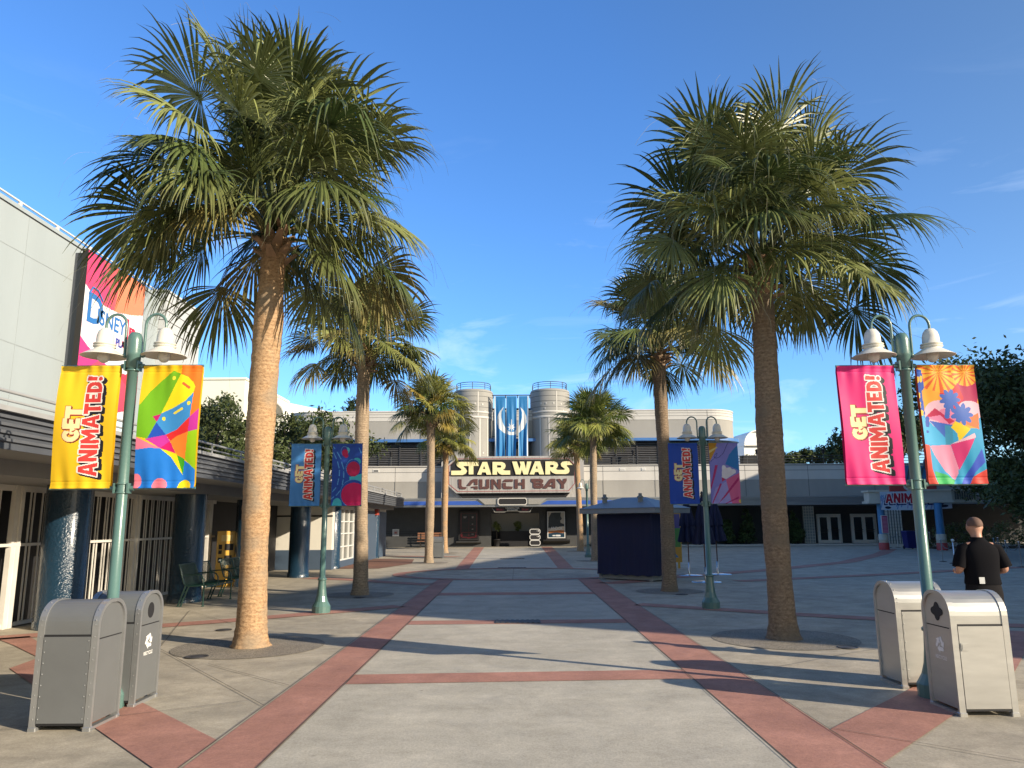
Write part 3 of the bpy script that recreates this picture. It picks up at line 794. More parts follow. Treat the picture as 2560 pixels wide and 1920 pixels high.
def printed(name, w, h, C, fn, m, parent=None, local=False):
    """fn(u, v) -> arrays x, y, z for the grid of corners"""
    ny, nx = C.shape[:2]
    U, V = np.meshgrid(np.arange(nx + 1) / nx, np.arange(ny + 1) / ny)
    x, y, z = fn(U, V)
    co = np.stack([x, y, z], -1).reshape(-1, 3).astype(np.float32)
    i, j = np.meshgrid(np.arange(nx), np.arange(ny))
    a = (j * (nx + 1) + i).ravel()
    F = np.stack([a, a + 1, a + nx + 2, a + nx + 1], -1).astype(np.int32)
    me = bpy.data.meshes.new(name)
    me.vertices.add(len(co))
    me.vertices.foreach_set('co', co.ravel())
    me.loops.add(F.size)
    me.loops.foreach_set('vertex_index', F.ravel())
    me.polygons.add(len(F))
    me.polygons.foreach_set('loop_start', np.arange(0, F.size, 4, dtype=np.int32))
    me.polygons.foreach_set('use_smooth', np.ones(len(F), bool))
    at = me.color_attributes.new('print', 'FLOAT_COLOR', 'CORNER')
    c4 = np.ones((len(F), 4, 4), np.float32)
    c4[:, :, :3] = C.reshape(-1, 1, 3)
    at.data.foreach_set('color', c4.ravel())
    me.materials.append(m)
    me.update(calc_edges=True)
    return link_mesh(name, me, parent, local)

# bold poster letters, height 1: (advance, loops)
def _ring(cx, cy, r0, r1, a0, a1, n=14):
    o = [(cx + r1[0] * math.cos(R(a0 + (a1 - a0) * k / n)), cy + r1[1] * math.sin(R(a0 + (a1 - a0) * k / n))) for k in range(n + 1)]
    i = [(cx + r0[0] * math.cos(R(a1 + (a0 - a1) * k / n)), cy + r0[1] * math.sin(R(a1 + (a0 - a1) * k / n))) for k in range(n + 1)]
    return o + i
FONT = {
    'A': (0.93, [[(0, 0), (.27, 0), (.33, .22), (.6, .22), (.66, 0), (.93, 0), (.64, 1), (.3, 1)], [(.39, .42), (.55, .42), (.47, .76)]]),
    'N': (0.80, [[(0, 0), (.25, 0), (.25, .52), (.55, 0), (.8, 0), (.8, 1), (.55, 1), (.55, .48), (.25, 1), (0, 1)]]),
    'I': (0.28, [[(0, 0), (.28, 0), (.28, 1), (0, 1)]]),
    'M': (0.95, [[(0, 0), (.24, 0), (.24, .52), (.475, .15), (.71, .52), (.71, 0), (.95, 0), (.95, 1), (.71, 1), (.475, .6), (.24, 1), (0, 1)]]),
    'T': (0.74, [[(.23, 0), (.51, 0), (.51, .74), (.74, .74), (.74, 1), (0, 1), (0, .74), (.23, .74)]]),
    'E': (0.62, [[(0, 0), (.62, 0), (.62, .24), (.27, .24), (.27, .39), (.54, .39), (.54, .61), (.27, .61), (.27, .76), (.62, .76), (.62, 1), (0, 1)]]),
    'D': (0.74, [[(0, 0), (.36, 0), (.55, .05), (.69, .2), (.74, .5), (.69, .8), (.55, .95), (.36, 1), (0, 1)], [(.27, .24), (.27, .76), (.35, .74), (.45, .64), (.48, .5), (.45, .36), (.35, .26)]]),
    '!': (0.34, [[(.05, .36), (.27, .36), (.32, 1), (0, 1)], [(.16 + .15 * math.cos(k * math.pi / 5), .14 + .14 * math.sin(k * math.pi / 5)) for k in range(10)]]),
    'G': (0.80, [_ring(.42, .5, (.16, .24), (.42, .5), 48, 318) + [(.80, .22), (.82, .52), (.46, .52), (.46, .36), (.58, .36)]]),
}

def word(txt, n=0.07, wob=0.05, seed=1, cond=1.0):
    """glyph loops of a word in unit-height coordinates, hand-set a little unevenly"""
    rnd = random.Random(seed)
    out, x = [], 0.0
    for i, ch in enumerate(txt):
        adv, loops = FONT[ch]
        dy, rot, sc = rnd.uniform(-wob, wob), rnd.uniform(-1, 1) * wob * 1.4, 1 + rnd.uniform(-wob, wob)
        cx = adv / 2
        gl = []
        for L_ in loops:
            q = []
            for a, b in L_:
                a2, b2 = (a - cx) * sc, (b - .5) * sc
                q.append(((x + cx + a2 * math.cos(rot) - b2 * math.sin(rot)) * cond, .5 + dy + a2 * math.sin(rot) + b2 * math.cos(rot)))
            gl.append(q)
        out.append(gl)
        x += adv + n
    return out, (x - n) * cond

def flag_letters(w, h, fill=(225, 65, 60)):
    """GET ANIMATED! running up the flag"""
    art = []
    A, la = word('ANIMATED!', wob=0.035, seed=3)
    G_, lg = word('GET', wob=0.05, seed=5)
    ca = 0.285 * w
    ka = 0.82 * h / la
    ox = 0.745 * w
    def pa(gl, dx=0, dy=0, taper=True):
        return [[(ox + 0.03 * w * (.5 - a / la) - b * ca * (1.08 - 0.16 * a / la) + dx, 0.095 * h + a * ka + dy) for a, b in L_] for L_ in gl]
    cg, kg = 0.26 * w, 0.285 * h / lg
    def pg(gl, dx=0, dy=0):
        return [[(0.43 * w - b * cg + dx, 0.375 * h + a * kg + dy) for a, b in L_] for L_ in gl]
    s = w / 0.6
    for gl in A:
        for q in range(1, 5):
            art.append(((14, 16, 30), 'm', pa(gl, .0085 * s * q, -.006 * s * q), .013 * s))
    for gl in G_:
        for q in range(1, 3):
            art.append(((90, 40, 30), 'm', pg(gl, .004 * s * q, -.003 * s * q), .010 * s))
    for gl in G_:
        art.append(((185, 75, 55), 'm', pg(gl), .0095 * s))
    for gl in G_:
        art.append(((250, 235, 175), 'm', pg(gl), .003 * s))
    for gl in A:
        art.append(((252, 246, 240), 'm', pa(gl), .0118 * s))
    for gl in A:
        art.append((fill, 'm', pa(gl), 0))
    return art

# ------------------------------------------------------------------ left: tall white hall with the poster
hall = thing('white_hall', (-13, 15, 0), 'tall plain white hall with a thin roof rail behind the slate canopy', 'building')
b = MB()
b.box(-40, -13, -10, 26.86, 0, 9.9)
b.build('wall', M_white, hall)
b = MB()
b.box(-40, -12.96, -10, 26.9, 9.93, 10.04)
b.box(-40, -13.0, -10, 26.86, 9.90, 9.93, 1)
b.build('parapet', [M_white, M_seam], hall)
b = MB()
for z in (8.84, 6.37):
    b.box(-13.0, -12.994, -10, 26.86, z, z + 0.025)
for y in (4.0, 10.5, 17.0, 19.2, 26.0):
    b.box(-13.0, -12.995, y, y + 0.012, 0, 9.9)
b.build('panel_seam', mat('seam_soft', (0.28, 0.315, 0.325), 0.8), hall)
b = MB()
b.tube([(-13.25, -8, 10.32), (-13.25, 27.0, 10.32)], 0.03, 6)
for k in range(20):
    y = 25.9 - 1.69 * k
    b.box(-13.285, -13.215, y - 0.04, y + 0.04, 10.04, 10.32)
b.build('roof_rail', M_rail, hall)
b = MB()
b.box(-20, -12.75, 26.87, 29.95, 0, 10.22)
b.box(-20, -12.70, 26.82, 30.0, 10.22, 10.30)
for z in (9.86, 9.5, 9.14, 8.78):
    b.box(-20, -12.744, 26.864, 29.956, z, z + 0.03, 1)
b.build('corner_block', [M_block, M_seam], hall)

poster = thing('wall_poster', (-12.7, 23, 5), 'big pink and white show poster in a black frame on the white hall', 'poster')
b = MB()
b.box(-13, -12.72, 21.42, 24.75, 4.6, 9.72)
b.build('backing_box', M_fascia, poster)
b = MB()
b.box(-12.72, -12.56, 21.3, 24.86, 4.5, 9.80)
b.build('frame', M_frame, poster)
pw, ph = 3.5, 5.24
pk, wt = (236, 60, 130), (250, 246, 245)
art = [((245, 90, 90), 'p', [(0, .80), (.1, .765), (.3, .735), (.55, .735), (.8, .765), (1, .80), (1, 1), (0, 1)]),
       ((236, 70, 110), 'p', [(0, .80), (.1, .765), (.3, .735), (.45, .73), (.25, 1), (0, 1)]),
       ((250, 140, 90), 'p', [(.55, 1), (.48, .73), (.8, .765), (1, .80), (1, 1)]),
       ((250, 225, 228), 'p', [(0, .62), (.3, .55), (.65, .56), (.35, .44), (0, .52)]),
       (pk, 'p', [(0, .50), (.12, .46), (.35, .41), (.5, .385), (.2, .25), (0, .22)]),
       ((240, 75, 95), 'p', [(.3, .40), (.6, .37), (1, .40), (1, .22), (.85, .16), (.6, .12), (.25, .2), (0, .24), (.05, .3)]),
       ((235, 60, 70), 'p', [(.62, .37), (1, .40), (1, .25)]),
       ((215, 240, 250), 'p', [(.55, .10), (1, .10), (1, 0), (.55, 0)])]
C = paint(pw, ph, 140, 210, art, wt, 0.85)
printed('poster_sheet', pw, ph, C, lambda u, v: (np.full(u.shape, -12.555), 21.33 + u * pw, 4.53 + v * ph), M_board, poster)
b = MB()
def poster_txt(t, s, y, z, bold=0.02, mi=0):
    text_mb(b, t, s, lambda a, c, d: (d, y + a, z + c), -12.548, 0, mi, bold)
poster_txt('D', 1.25, 21.95, 8.06, 0.03, 0)
poster_txt('ISNEY', 0.66, 22.92, 7.94, 0.012, 0)
poster_txt('Jr.', 0.98, 24.17, 7.92, 0.05, 1)
poster_txt("LET'S", 0.34, 22.62, 7.42, 0.016, 2)
poster_txt('PLAY!', 0.34, 23.68, 7.42, 0.016, 3)
b.tube([(-12.545, 21.55, 8.50), (-12.545, 21.72, 8.74), (-12.545, 22.0, 8.72), (-12.545, 22.3, 8.48)], 0.03, 5, mi=0)
b.build('poster_lettering', [mat('ink_blue', lin((50, 110, 175)), 0.4, var=0), mat('ink_red', lin((230, 35, 60)), 0.4, var=0),
                             mat('ink_cyan', lin((70, 170, 205)), 0.4, var=0), mat('ink_violet', lin((70, 70, 150)), 0.4, var=0)], poster)

# ------------------------------------------------------------------ left: arcade with navy columns under a slate canopy
arc = thing('arcade', (-7, 20, 0), 'low slate canopy arcade on fat navy columns along the left side', 'building')
b = MB()
b.box(-13.2, -6.02, -8, 42, 2.62, 3.02)
b.build('canopy_roof', M_soffit, arc)
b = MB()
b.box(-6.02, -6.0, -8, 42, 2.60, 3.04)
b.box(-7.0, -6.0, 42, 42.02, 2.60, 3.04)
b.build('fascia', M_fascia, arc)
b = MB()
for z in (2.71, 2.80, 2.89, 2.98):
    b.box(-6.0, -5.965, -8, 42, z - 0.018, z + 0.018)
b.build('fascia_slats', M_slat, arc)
b = MB()
b.box(-6.2, -5.93, -8, 42.05, 3.04, 3.10)
b.build('canopy_cap', M_caprail, arc)
b = MB()
b.box(-8.9, -7.02, -8, 29.5, 2.40, 2.62)
b.box(-7.1, -6.5, 29.9, 41.8, 2.44, 2.62)
b.build('beam', M_soffit, arc)
b = MB()
for z in (3.31, 3.20):
    b.tube([(-6.1, -8, z), (-6.1, 42, z)], 0.022 if z > 3.25 else 0.016, 6)
for k in range(31):
    b.tube([(-6.1, -7.8 + 1.65 * k, 3.1), (-6.1, -7.8 + 1.65 * k, 3.31)], 0.02, 6)
b.build('canopy_rail', M_caprail, arc)
for (x, y, r) in ((-7.85, 8.9, .37), (-7.75, 13.35, .37), (-7.42, 17.6, .35), (-7.55, 21.9, .34), (-7.05, 25.45, .33), (-7.1, 30.2, .33), (-7.05, 34.6, .3), (-7.15, 39.2, .33)):
    b = MB()
    b.lathe((x, y, 0), [(r + .02, 0), (r + .02, .13), (r, .14), (r, 2.42)], 40)
    o = b.build('column', M_navycol, arc)
# bays behind the columns
b = MB()
b.box(-9.4, -9.05, -8, 29.4, 0, 2.42)
b.build('shop_glass', M_black, arc)
b = MB()
b.box(-8.64, -8.58, -8, 22.1, 2.30, 2.40)
b.box(-8.64, -8.56, -8, 22.1, 1.36, 1.41)
b.box(-8.64, -8.58, -8, 22.1, 0.02, 0.08)
y = -7.0
rnd = random.Random(4)
JAMBS = (4.75, 9.0, 13.25, 17.5, 21.7)
while y < 22:
    if min(abs(y - j) for j in JAMBS) > 0.28:
        b.box(-8.618, -8.60, y, y + 0.03, 0.08, 2.30)
        b.box(-8.618, -8.60, y + 0.10, y + 0.13, 0.08, 2.30)
    y += rnd.choice((0.26, 0.29, 0.34))
b.build('folding_gate', M_gate, arc)
for j in JAMBS:
    b = MB()
    b.box(-8.64, -8.57, j - 0.12, j + 0.12, 0, 2.40)
    b.box(-8.57, -8.55, j - 0.12, j - 0.05, 0, 2.40)
    b.box(-8.57, -8.55, j + 0.03, j + 0.12, 0, 2.40)
    b.build('gate_jamb', M_gate, arc)
# cream wall facing the plaza with a slate base, and the window wall round its corner
b = MB()
b.box(-13, -6.95, 29.52, 29.9, 0.74, 2.6)
b.box(-7.3, -6.95, 29.9, 41.9, 2.30, 2.6)
b.box(-9.7, -9.4, 22.3, 29.5, 0, 2.6)
b.build('cream_wall', M_cream, arc)
b = MB()
b.box(-13, -6.92, 29.49, 29.9, 0.0, 0.74)
b.box(-7.3, -6.92, 29.9, 30.55, 0.0, 2.32)
b.box(-7.3, -6.92, 30.55, 33.55, 0.0, 0.26)
b.box(-7.3, -6.92, 33.55, 41.9, 0.0, 2.32)
b.box(-13, -6.94, 29.48, 29.5, 0.02, 0.20)
b.build('slate_base', M_navybase, arc)
b = MB()
b.box(-13, -6.94, 29.50, 29.52, 1.99, 2.05)
b.build('wall_line', M_black, arc)
b = MB()
b.box(-7.0, -6.985, 30.55, 33.55, 0.26, 2.32)
wg = b.build('window', M_greyglass, arc)
b = MB()
for yy in (30.55, 31.54, 32.53, 33.5):
    b.box(-6.985, -6.93, yy, yy + 0.05, 0.26, 2.32)
for zz in (0.26, 0.78, 1.30, 1.78):
    b.box(-6.985, -6.935, 30.6, 33.5, zz, zz + 0.05)
b.build('muntin', M_rail, wg)
b = MB()
b.box(-13, -7.2, 41.9, 42.0, 0, 2.6)
b.build('end_wall', M_darkwall, arc)

# ------------------------------------------------------------------ the grey theatre at the end of the plaza
th_ = thing('theatre', (0, 58, 0), 'long grey theatre with two round towers and curved corners at the end of the plaza', 'building')
def outl(off, xl=-17.8, xr=17.7, yf=58.0, rad=2.5, back=74):
    pts = [(xl - off, back)]
    for k in range(13):
        a = R(180 + 90 * k / 12)
        pts.append((xl + rad + (rad + off) * math.cos(a), yf + rad + (rad + off) * math.sin(a)))
    for k in range(13):
        a = R(270 + 90 * k / 12)
        pts.append((xr - rad + (rad + off) * math.cos(a), yf + rad + (rad + off) * math.sin(a)))
    pts.append((xr + off, back))
    return pts
def slab(off, z0, z1, mi=0, mb=None):
    return (mb or MB()).prism([outl(off)], XY, z0, z1, mi)
slab(0, 8.08, 9.52).build('upper_wall', M_greywall, th_)
u = slab(0.03, 9.52, 10.22)
u.build('upper_band', M_lightwall, th_)
slab(0.07, 10.22, 10.32).build('roof_cap', M_lightwall, th_)
u = MB()
for z in (10.02, 9.80):
    slab(0.036, z, z + 0.025, 0, u)
for x in (-15.3, -11.2, -7.1, 7.6, 11.6, 15.1):
    u.box(x, x + 0.03, 57.964, 57.99, 8.08, 10.22)
u.build('wall_seam', M_seam, th_)
slab(0.38, 7.86, 8.08).build('blue_ledge', M_blue, th_)
slab(-0.30, 5.3, 7.86).build('louver_wall', M_louver, th_)
for (xa, xb) in ((-15.2, -4.7), (4.7, 15.6)):
    u = MB()
    z = 6.02
    while z < 7.8:
        u.add([(xa, 58.26, z), (xb, 58.26, z), (xb, 58.12, z - 0.05), (xa, 58.12, z - 0.05), (xa, 58.26, z + 0.035), (xb, 58.26, z + 0.035), (xb, 58.12, z - 0.015), (xa, 58.12, z - 0.015)],
              [(0, 1, 2, 3), (7, 6, 5, 4), (3, 2, 6, 7)])
        z += 0.14
    u.build('louver', M_louverlip, th_)
    x = xa
    while x < xb:
        MB().box(x, x + 0.09, 58.08, 58.26, 5.9, 7.86).build('louver_post', M_louver, th_)
        x += 1.62
# glass-block corners
for sgn, cx in ((-1, -15.3), (1, 15.2)):
    u = MB()
    a0, a1 = (180, 270) if sgn < 0 else (270, 360)
    rr = 2.32
    u.lathe((cx, 60.5, 0), [(rr, 5.4), (rr, 7.86)], 24, a0=a0, a1=a1)
    if sgn > 0:
        u.box(15.75, 15.2, 58.17, 58.2, 5.4, 7.86)
    gb = u.build('glass_block_corner', M_glassblock, th_)
    u = MB()
    for k in range(19):
        a = R(a0 + (a1 - a0) * k / 18)
        u.box(cx + (rr + .02) * math.cos(a) - .02, cx + (rr + .02) * math.cos(a) + .02, 60.5 + (rr + .02) * math.sin(a) - .02, 60.5 + (rr + .02) * math.sin(a) + .02, 5.4, 7.86)
    for k in range(12):
        z = 5.5 + 0.205 * k
        u.lathe((cx, 60.5, 0), [(rr, z), (rr + .045, z), (rr + .045, z + .045), (rr, z + .045)], 24, a0=a0, a1=a1, smooth=False)
    u.build('block_joint', M_lightwall, gb)
# lower terrace wall, a pale band over a grey one
u = MB()
u.box(-19, 40, 55.5, 55.9, 4.72, 5.80)
u.box(-19, 40, 55.44, 55.95, 5.80, 5.86)
u.build('terrace_band', M_lightwall, th_)
u = MB()
u.box(-19, 40, 55.52, 55.9, 3.45, 4.72)
u.build('terrace_wall', M_greywall, th_)
u = MB()
u.box(-19, 40, 55.9, 58.3, 5.35, 5.5)
u.build('terrace_floor', M_greywall, th_)
u = MB()
u.box(-19, 40, 55.494, 55.5, 5.38, 5.41)
u.box(-19, 40, 55.49, 55.5, 5.74, 5.765)
for x in (-12.6, -8.6, 6.6, 10.4, 17.0, 21.6, 26.4):
    u.box(x, x + 0.025, 55.494, 55.5, 3.45, 5.8)
u.build('terrace_seam', M_seam, th_)
u = MB()
for z in (6.06, 6.26, 6.46):
    u.tube([(-16.5, 55.72, z), (40, 55.72, z)], 0.024, 6)
for k in range(24):
    u.tube([(-16.3 + 2.4 * k, 55.72, 5.86), (-16.3 + 2.4 * k, 55.72, 6.46)], 0.024, 6)
u.build('terrace_rail', M_darkrail, th_)
for (x, w_) in ((-10.0, .42), (8.05, .42), (9.6, .3)):
    u = MB()
    u.box(x - w_ / 2, x + w_ / 2, 55.47, 55.5, 5.42, 5.62)
    u.box(x - w_ / 2 + .05, x + w_ / 2 - .05, 55.462, 55.47, 5.47, 5.57, 1)
    u.build('wall_light', [M_rail, M_black if x < 0 else M_lightwall], th_)
# towers
for cx in (-3.05, 2.97):
    u = MB()
    u.lathe((cx, 58.6, 0), [(1.55, 3.3), (1.55, 11.74), (1.50, 11.86), (1.38, 11.92), (0.01, 11.92)], 48)
    tw = u.build('tower', M_tower, th_)
    u = MB()
    for z in (11.68, 11.30, 10.90, 10.46):
        u.lathe((cx, 58.6, 0), [(1.552, z), (1.556, z + 0.005), (1.556, z + 0.03), (1.552, z + 0.035)], 48)
    u.build('tower_groove', M_seam, tw)
    u = MB()
    for z, h_ in ((10.02, .14), (9.60, .18)):
        u.lathe((cx, 58.6, 0), [(1.55, z), (1.575, z), (1.575, z + h_), (1.55, z + h_)], 48)
    for a in (236, 262, 290, 316):
        u.lathe((cx, 58.6, 0), [(1.57, 3.4), (1.57, 9.6)], 2, a0=a, a1=a + 4)
    for a in (285,):
        u.lathe((cx, 58.6, 0), [(1.565, 9.8), (1.565, 11.68)], 2, a0=a, a1=a + 3)
    for a, z in ((240, 10.66), (255, 10.66), (276, 10.66), (298, 10.62), (306, 10.1), (262, 6.9), (268, 6.9), (300, 6.9), (252, 10.28)):
        u.lathe((cx, 58.6, 0), [(1.575, z), (1.575, z + .13)], 2, a0=a, a1=a + 4)
    u.build('tower_trim', M_lightwall, tw)
    u = MB()
    for z in (12.12, 12.28, 12.44):
        u.tube([(cx + 1.33 * math.cos(R(k * 10)), 58.6 + 1.33 * math.sin(R(k * 10)), z) for k in range(18, 37)] +
               [(cx + 1.33, 60.2, z)], 0.028 if z > 12.4 else 0.02, 6)
        u.tube([(cx - 1.33, 58.6, z), (cx - 1.33, 60.2, z)], 0.024, 6)
    for k in (180, 225, 270, 315, 360):
        u.tube([(cx + 1.33 * math.cos(R(k)), 58.6 + 1.33 * math.sin(R(k)), 11.9), (cx + 1.33 * math.cos(R(k)), 58.6 + 1.33 * math.sin(R(k)), 12.44)], 0.028, 6)
    u.build('tower_rail', M_darkrail, tw)
u = MB()
u.box(-1.7, 1.6, 58.75, 59.5, 3.4, 10.6)
u.build('tower_recess', M_black, th_)
u = MB()
for z in np.arange(6.6, 10.5, 0.28):
    u.box(-1.45, 1.4, 58.70, 58.75, z, z + 0.03)
u.build('recess_grille', M_louverlip, th_)
u = MB()
u.box(-1.55, 1.47, 57.42, 57.50, 11.38, 11.45)
for x in (-1.46, -.5, .42, 1.36):
    u.box(x - .035, x + .035, 57.42, 57.52, 11.18, 11.38)
u.box(-1.55, 1.47, 57.6, 57.66, 8.22, 8.28)
u.build('banner_bar', M_darkrail, th_)
# block that carries the big sign
u = MB()
u.prism([[(-5.13, 3.5), (5.14, 3.5), (5.14, 6.1), (4.35, 6.85), (3.9, 6.85), (3.2, 6.46), (-3.2, 6.46), (-3.9, 6.85), (-4.3, 6.85), (-5.13, 6.04)]], XZ, 54.6, 57.4)
u.build('sign_block', M_signface, th_)
u = MB()
u.prism([[(-4.0, 3.81), (-3.6, 3.5), (3.8, 3.5), (4.1, 3.81)]], XZ, 54.45, 54.597)
u.build('sign_shadow_strip', M_black, th_)  # black strip standing in for the shadow below the big sign
# canopy over the doors
u = MB()
u.box(-12, 40, 53.9, 56.6, 2.86, 3.42)
u.box(-12, 40, 53.86, 53.9, 2.84, 2.94)
u.box(-12, 40, 53.86, 53.9, 3.36, 3.46)
u.build('canopy', M_steel, th_)
u = MB()
u.prism([[(-9.6, 2.98), (-2.05, 2.98), (-2.55, 3.25), (-9.6, 3.25)]], XZ, 53.885, 53.9)
u.build('blue_strip', M_bluestrip, th_)
u = MB()
u.prism([[(1.95, 2.98), (8.4, 2.98), (8.4, 3.25), (2.45, 3.25)]], XZ, 53.885, 53.9)
u.build('blue_strip', M_bluestrip, th_)
u = MB()
for z in (2.99, 3.08, 3.17, 3.26):
    u.box(10.2, 40, 53.87, 53.9, z, z + 0.03)
u.build('canopy_ribs', M_steel, th_)
u = MB()
u.box(-12, 40, 54.6, 56.6, 2.80, 2.856)
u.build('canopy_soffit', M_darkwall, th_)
u = MB()
u.prism([[(-2.45, 3.4), (-1.95, 3.0), (-1.2, 3.0), (-1.2, 3.4)]], XZ, 53.8, 53.88)
u.build('canopy_plate', M_tower, th_)
u = MB()
u.prism([[(2.4, 3.4), (1.9, 3.0), (1.1, 3.0), (1.1, 3.4)]], XZ, 53.8, 53.88)
u.build('canopy_plate', M_tower, th_)
# walls under the canopy
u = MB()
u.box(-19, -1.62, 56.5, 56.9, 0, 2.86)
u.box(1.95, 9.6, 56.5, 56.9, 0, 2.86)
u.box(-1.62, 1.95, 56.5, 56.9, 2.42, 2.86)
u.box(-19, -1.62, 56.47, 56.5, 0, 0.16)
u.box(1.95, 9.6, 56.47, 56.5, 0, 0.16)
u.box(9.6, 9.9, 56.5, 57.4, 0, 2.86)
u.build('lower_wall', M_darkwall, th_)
u = MB()
u.box(-1.72, 2.05, 58.6, 58.8, 0, 2.86)
u.box(-1.72, -1.62, 56.9, 58.6, 0, 2.86)
u.box(1.95, 2.05, 56.9, 58.6, 0, 2.86)
u.box(-1.72, 2.05, 56.6, 58.8, 2.86, 2.95)
u.build('lobby_wall', M_lightwall, th_)  # paler stucco stands in for light reaching the lobby walls
u = MB()
u.box(-0.95, 1.95, 57.0, 57.1, 0, 1.12)
u.box(-1.62, -0.95, 57.9, 58.0, 0, 1.12)
u.build('lobby_screen', M_black, th_)
u = MB()
for z in (1.0, 1.15):
    u.box(-19, -6.2, 56.49, 56.5, z, z + 0.02)
u.build('wall_reveal', M_black, th_)
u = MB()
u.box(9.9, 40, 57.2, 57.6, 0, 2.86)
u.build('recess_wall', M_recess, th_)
u = MB()
u.box(9.9, 40, 55.2, 57.2, 0.0, 0.09)
u.build('recess_step', M_lightwall, th_)
u = MB()
u.box(21.6, 22.4, 57.0, 57.2, .09, 2.86)
for k in range(13):
    u.box(21.6, 22.4, 56.98, 57.0, 0.15 + .21 * k, .18 + .21 * k, 1)
for k in range(5):
    u.box(21.6 + .19 * k, 21.63 + .19 * k, 56.975, 56.99, .09, 2.86, 1)
u.build('glass_block_panel', [M_glassblock, M_cream], th_)
def double_door(x0, x1):
    w = x1 - x0
    u = MB()
    u.box(x0, x0 + .07, 57.05, 57.2, .09, 2.22)
    u.box(x1 - .07, x1, 57.05, 57.2, .09, 2.22)
    u.box(x0 + .07, x1 - .07, 57.05, 57.2, 2.14, 2.22)
    fr = u.build('door_frame', M_cream, th_)
    for s in (0, 1):
        a = x0 + .08 + s * (w - .16) / 2
        c = a + (w - .16) / 2 - .01
        u = MB()
        u.box(a, a + .13, 57.08, 57.14, .10, 2.13)
        u.box(c - .13, c, 57.08, 57.14, .10, 2.13)
        u.box(a + .13, c - .13, 57.08, 57.14, 1.98, 2.13)
        u.box(a + .13, c - .13, 57.08, 57.14, .10, .32)
        d = u.build('door', M_cream, th_)
        u = MB()
        u.box(a + .13, c - .13, 57.10, 57.12, .32, 1.98)
        u.build('door_glass', M_darkglass, d)
        u = MB()
        u.box(a + .10, c - .10, 57.02, 57.05, 1.02, 1.08)
        u.box(a + .10, c - .10, 57.02, 57.05, 0.90, .93)
        u.build('push_bar', M_black, d)
double_door(22.62, 24.40)
double_door(25.15, 27.02)

# ------------------------------------------------------------------ big sign
sg = thing('marquee_sign', (0, 54.4, 5), 'grey eight-sided sign with pale yellow and maroon capitals over the entrance', 'sign')
octo = [(-4.68, 4.40), (-4.02, 3.82), (4.08, 3.82), (4.55, 4.40), (4.55, 5.88), (4.06, 6.37), (-4.05, 6.38), (-4.68, 5.80)]
u = MB()
u.prism([octo], XZ, 54.2, 54.6)
u.build('panel', M_signface, sg)
def inset(k):
    return [(x * (1 - k / 4.6), 5.1 + (z - 5.1) * (1 - k / 1.28)) for x, z in octo]
u = MB()
u.prism([inset(.10), inset(.14)], XZ, 54.19, 54.2)
u.build('border_line', M_palered, sg)
u = MB()
u.prism([[(-4.41, 5.02), (4.41, 5.02), (4.41, 5.80), (4.02, 6.18), (-4.04, 6.20), (-4.41, 5.84)]], XZ, 54.17, 54.2)
u.build('black_plate', M_black, sg)
u = MB()
for gl in GLYPH_TOP:
    u.prism(gl, XZ, 54.10, 54.168)
u.build('upper_letters', M_yellow, sg)
u = MB()
for gl in GLYPH_LOW:
    u.prism(gl, XZ, 54.15, 54.198)
u.build('lower_letters', M_brownletter, sg)
u = MB()
rnd = random.Random(8)
for k in range(16):
    x = -4.3 + 0.57 * k + rnd.uniform(-.1, .1)
    u.box(x, x + 0.012, 54.196, 54.2, 3.84, 3.84 + rnd.uniform(.25, 1.1))
    u.box(x + .02, x + .04, 54.195, 54.2, 6.24, 6.36)
u.build('rust_streak', M_seam, sg)
sg2 = thing('canopy_sign', (0, 53.7, 3.2), 'small blank black plaque with a pale scalloped rim on the canopy edge', 'sign')
def bar8(x0, x1, z0, z1, c):
    return [(x0 + c, z0), (x1 - c, z0), (x1, z0 + c), (x1, z1 - c), (x1 - c, z1), (x0 + c, z1), (x0, z1 - c), (x0, z0 + c)]
u = MB()
u.prism([bar8(-1.07, 1.02, 2.93, 3.46, .12), bar8(-1.0, .95, 3.0, 3.39, .09)], XZ, 53.72, 53.8)
u.build('rim', M_lightwall, sg2)
u = MB()
u.prism([bar8(-1.0, .95, 3.0, 3.39, .09)], XZ, 53.76, 53.8)
u.build('plaque', M_black, sg2)
sg3 = thing('entrance_sign', (0, 54.2, 2.6), 'dark hanging sign with silver lettering and red ends under the canopy', 'sign')
u = MB()
hs = [(-1.52, 2.84), (-1.3, 2.46), (-.55, 2.46), (-.42, 2.54), (.36, 2.54), (.48, 2.46), (1.22, 2.46), (1.45, 2.84)]
u.prism([hs], XZ, 54.22, 54.3)
u.build('board', M_black, sg3)
u = MB()
u.prism([hs, [(x * .965, 2.66 + (z - 2.66) * .82) for x, z in hs]], XZ, 54.19, 54.22)
u.build('edge', M_tower, sg3)
u = MB()
u.box(-1.2, -.62, 54.212, 54.22, 2.56, 2.76)
u.box(.62, 1.15, 54.212, 54.22, 2.56, 2.76)
for (c_, w_, dz) in ((-1.08, .14, .12), (-.85, .2, .05), (.72, .12, .1), (.95, .22, .06)):
    u.box(c_ - w_ / 2, c_ + w_ / 2, 54.205, 54.212, 2.6, 2.6 + dz, 1)
u.build('red_panel', [mat('dark_red', (0.06, 0.008, 0.01), 0.4), mat('red_mark', (0.35, 0.02, 0.03), 0.4)], sg3)
u = MB()
text_mb(u, 'CHARACTER', .17, lambda a, c, d: (-.03 + a, d, 2.755 + c), 54.205, 0, 0, .008)
text_mb(u, 'ENCOUNTERS', .115, lambda a, c, d: (-.03 + a, d, 2.625 + c), 54.205, 0, 0, .004)
u.build('lettering', mat('silver_letters', (0.6, 0.6, 0.6), 0.4), sg3)

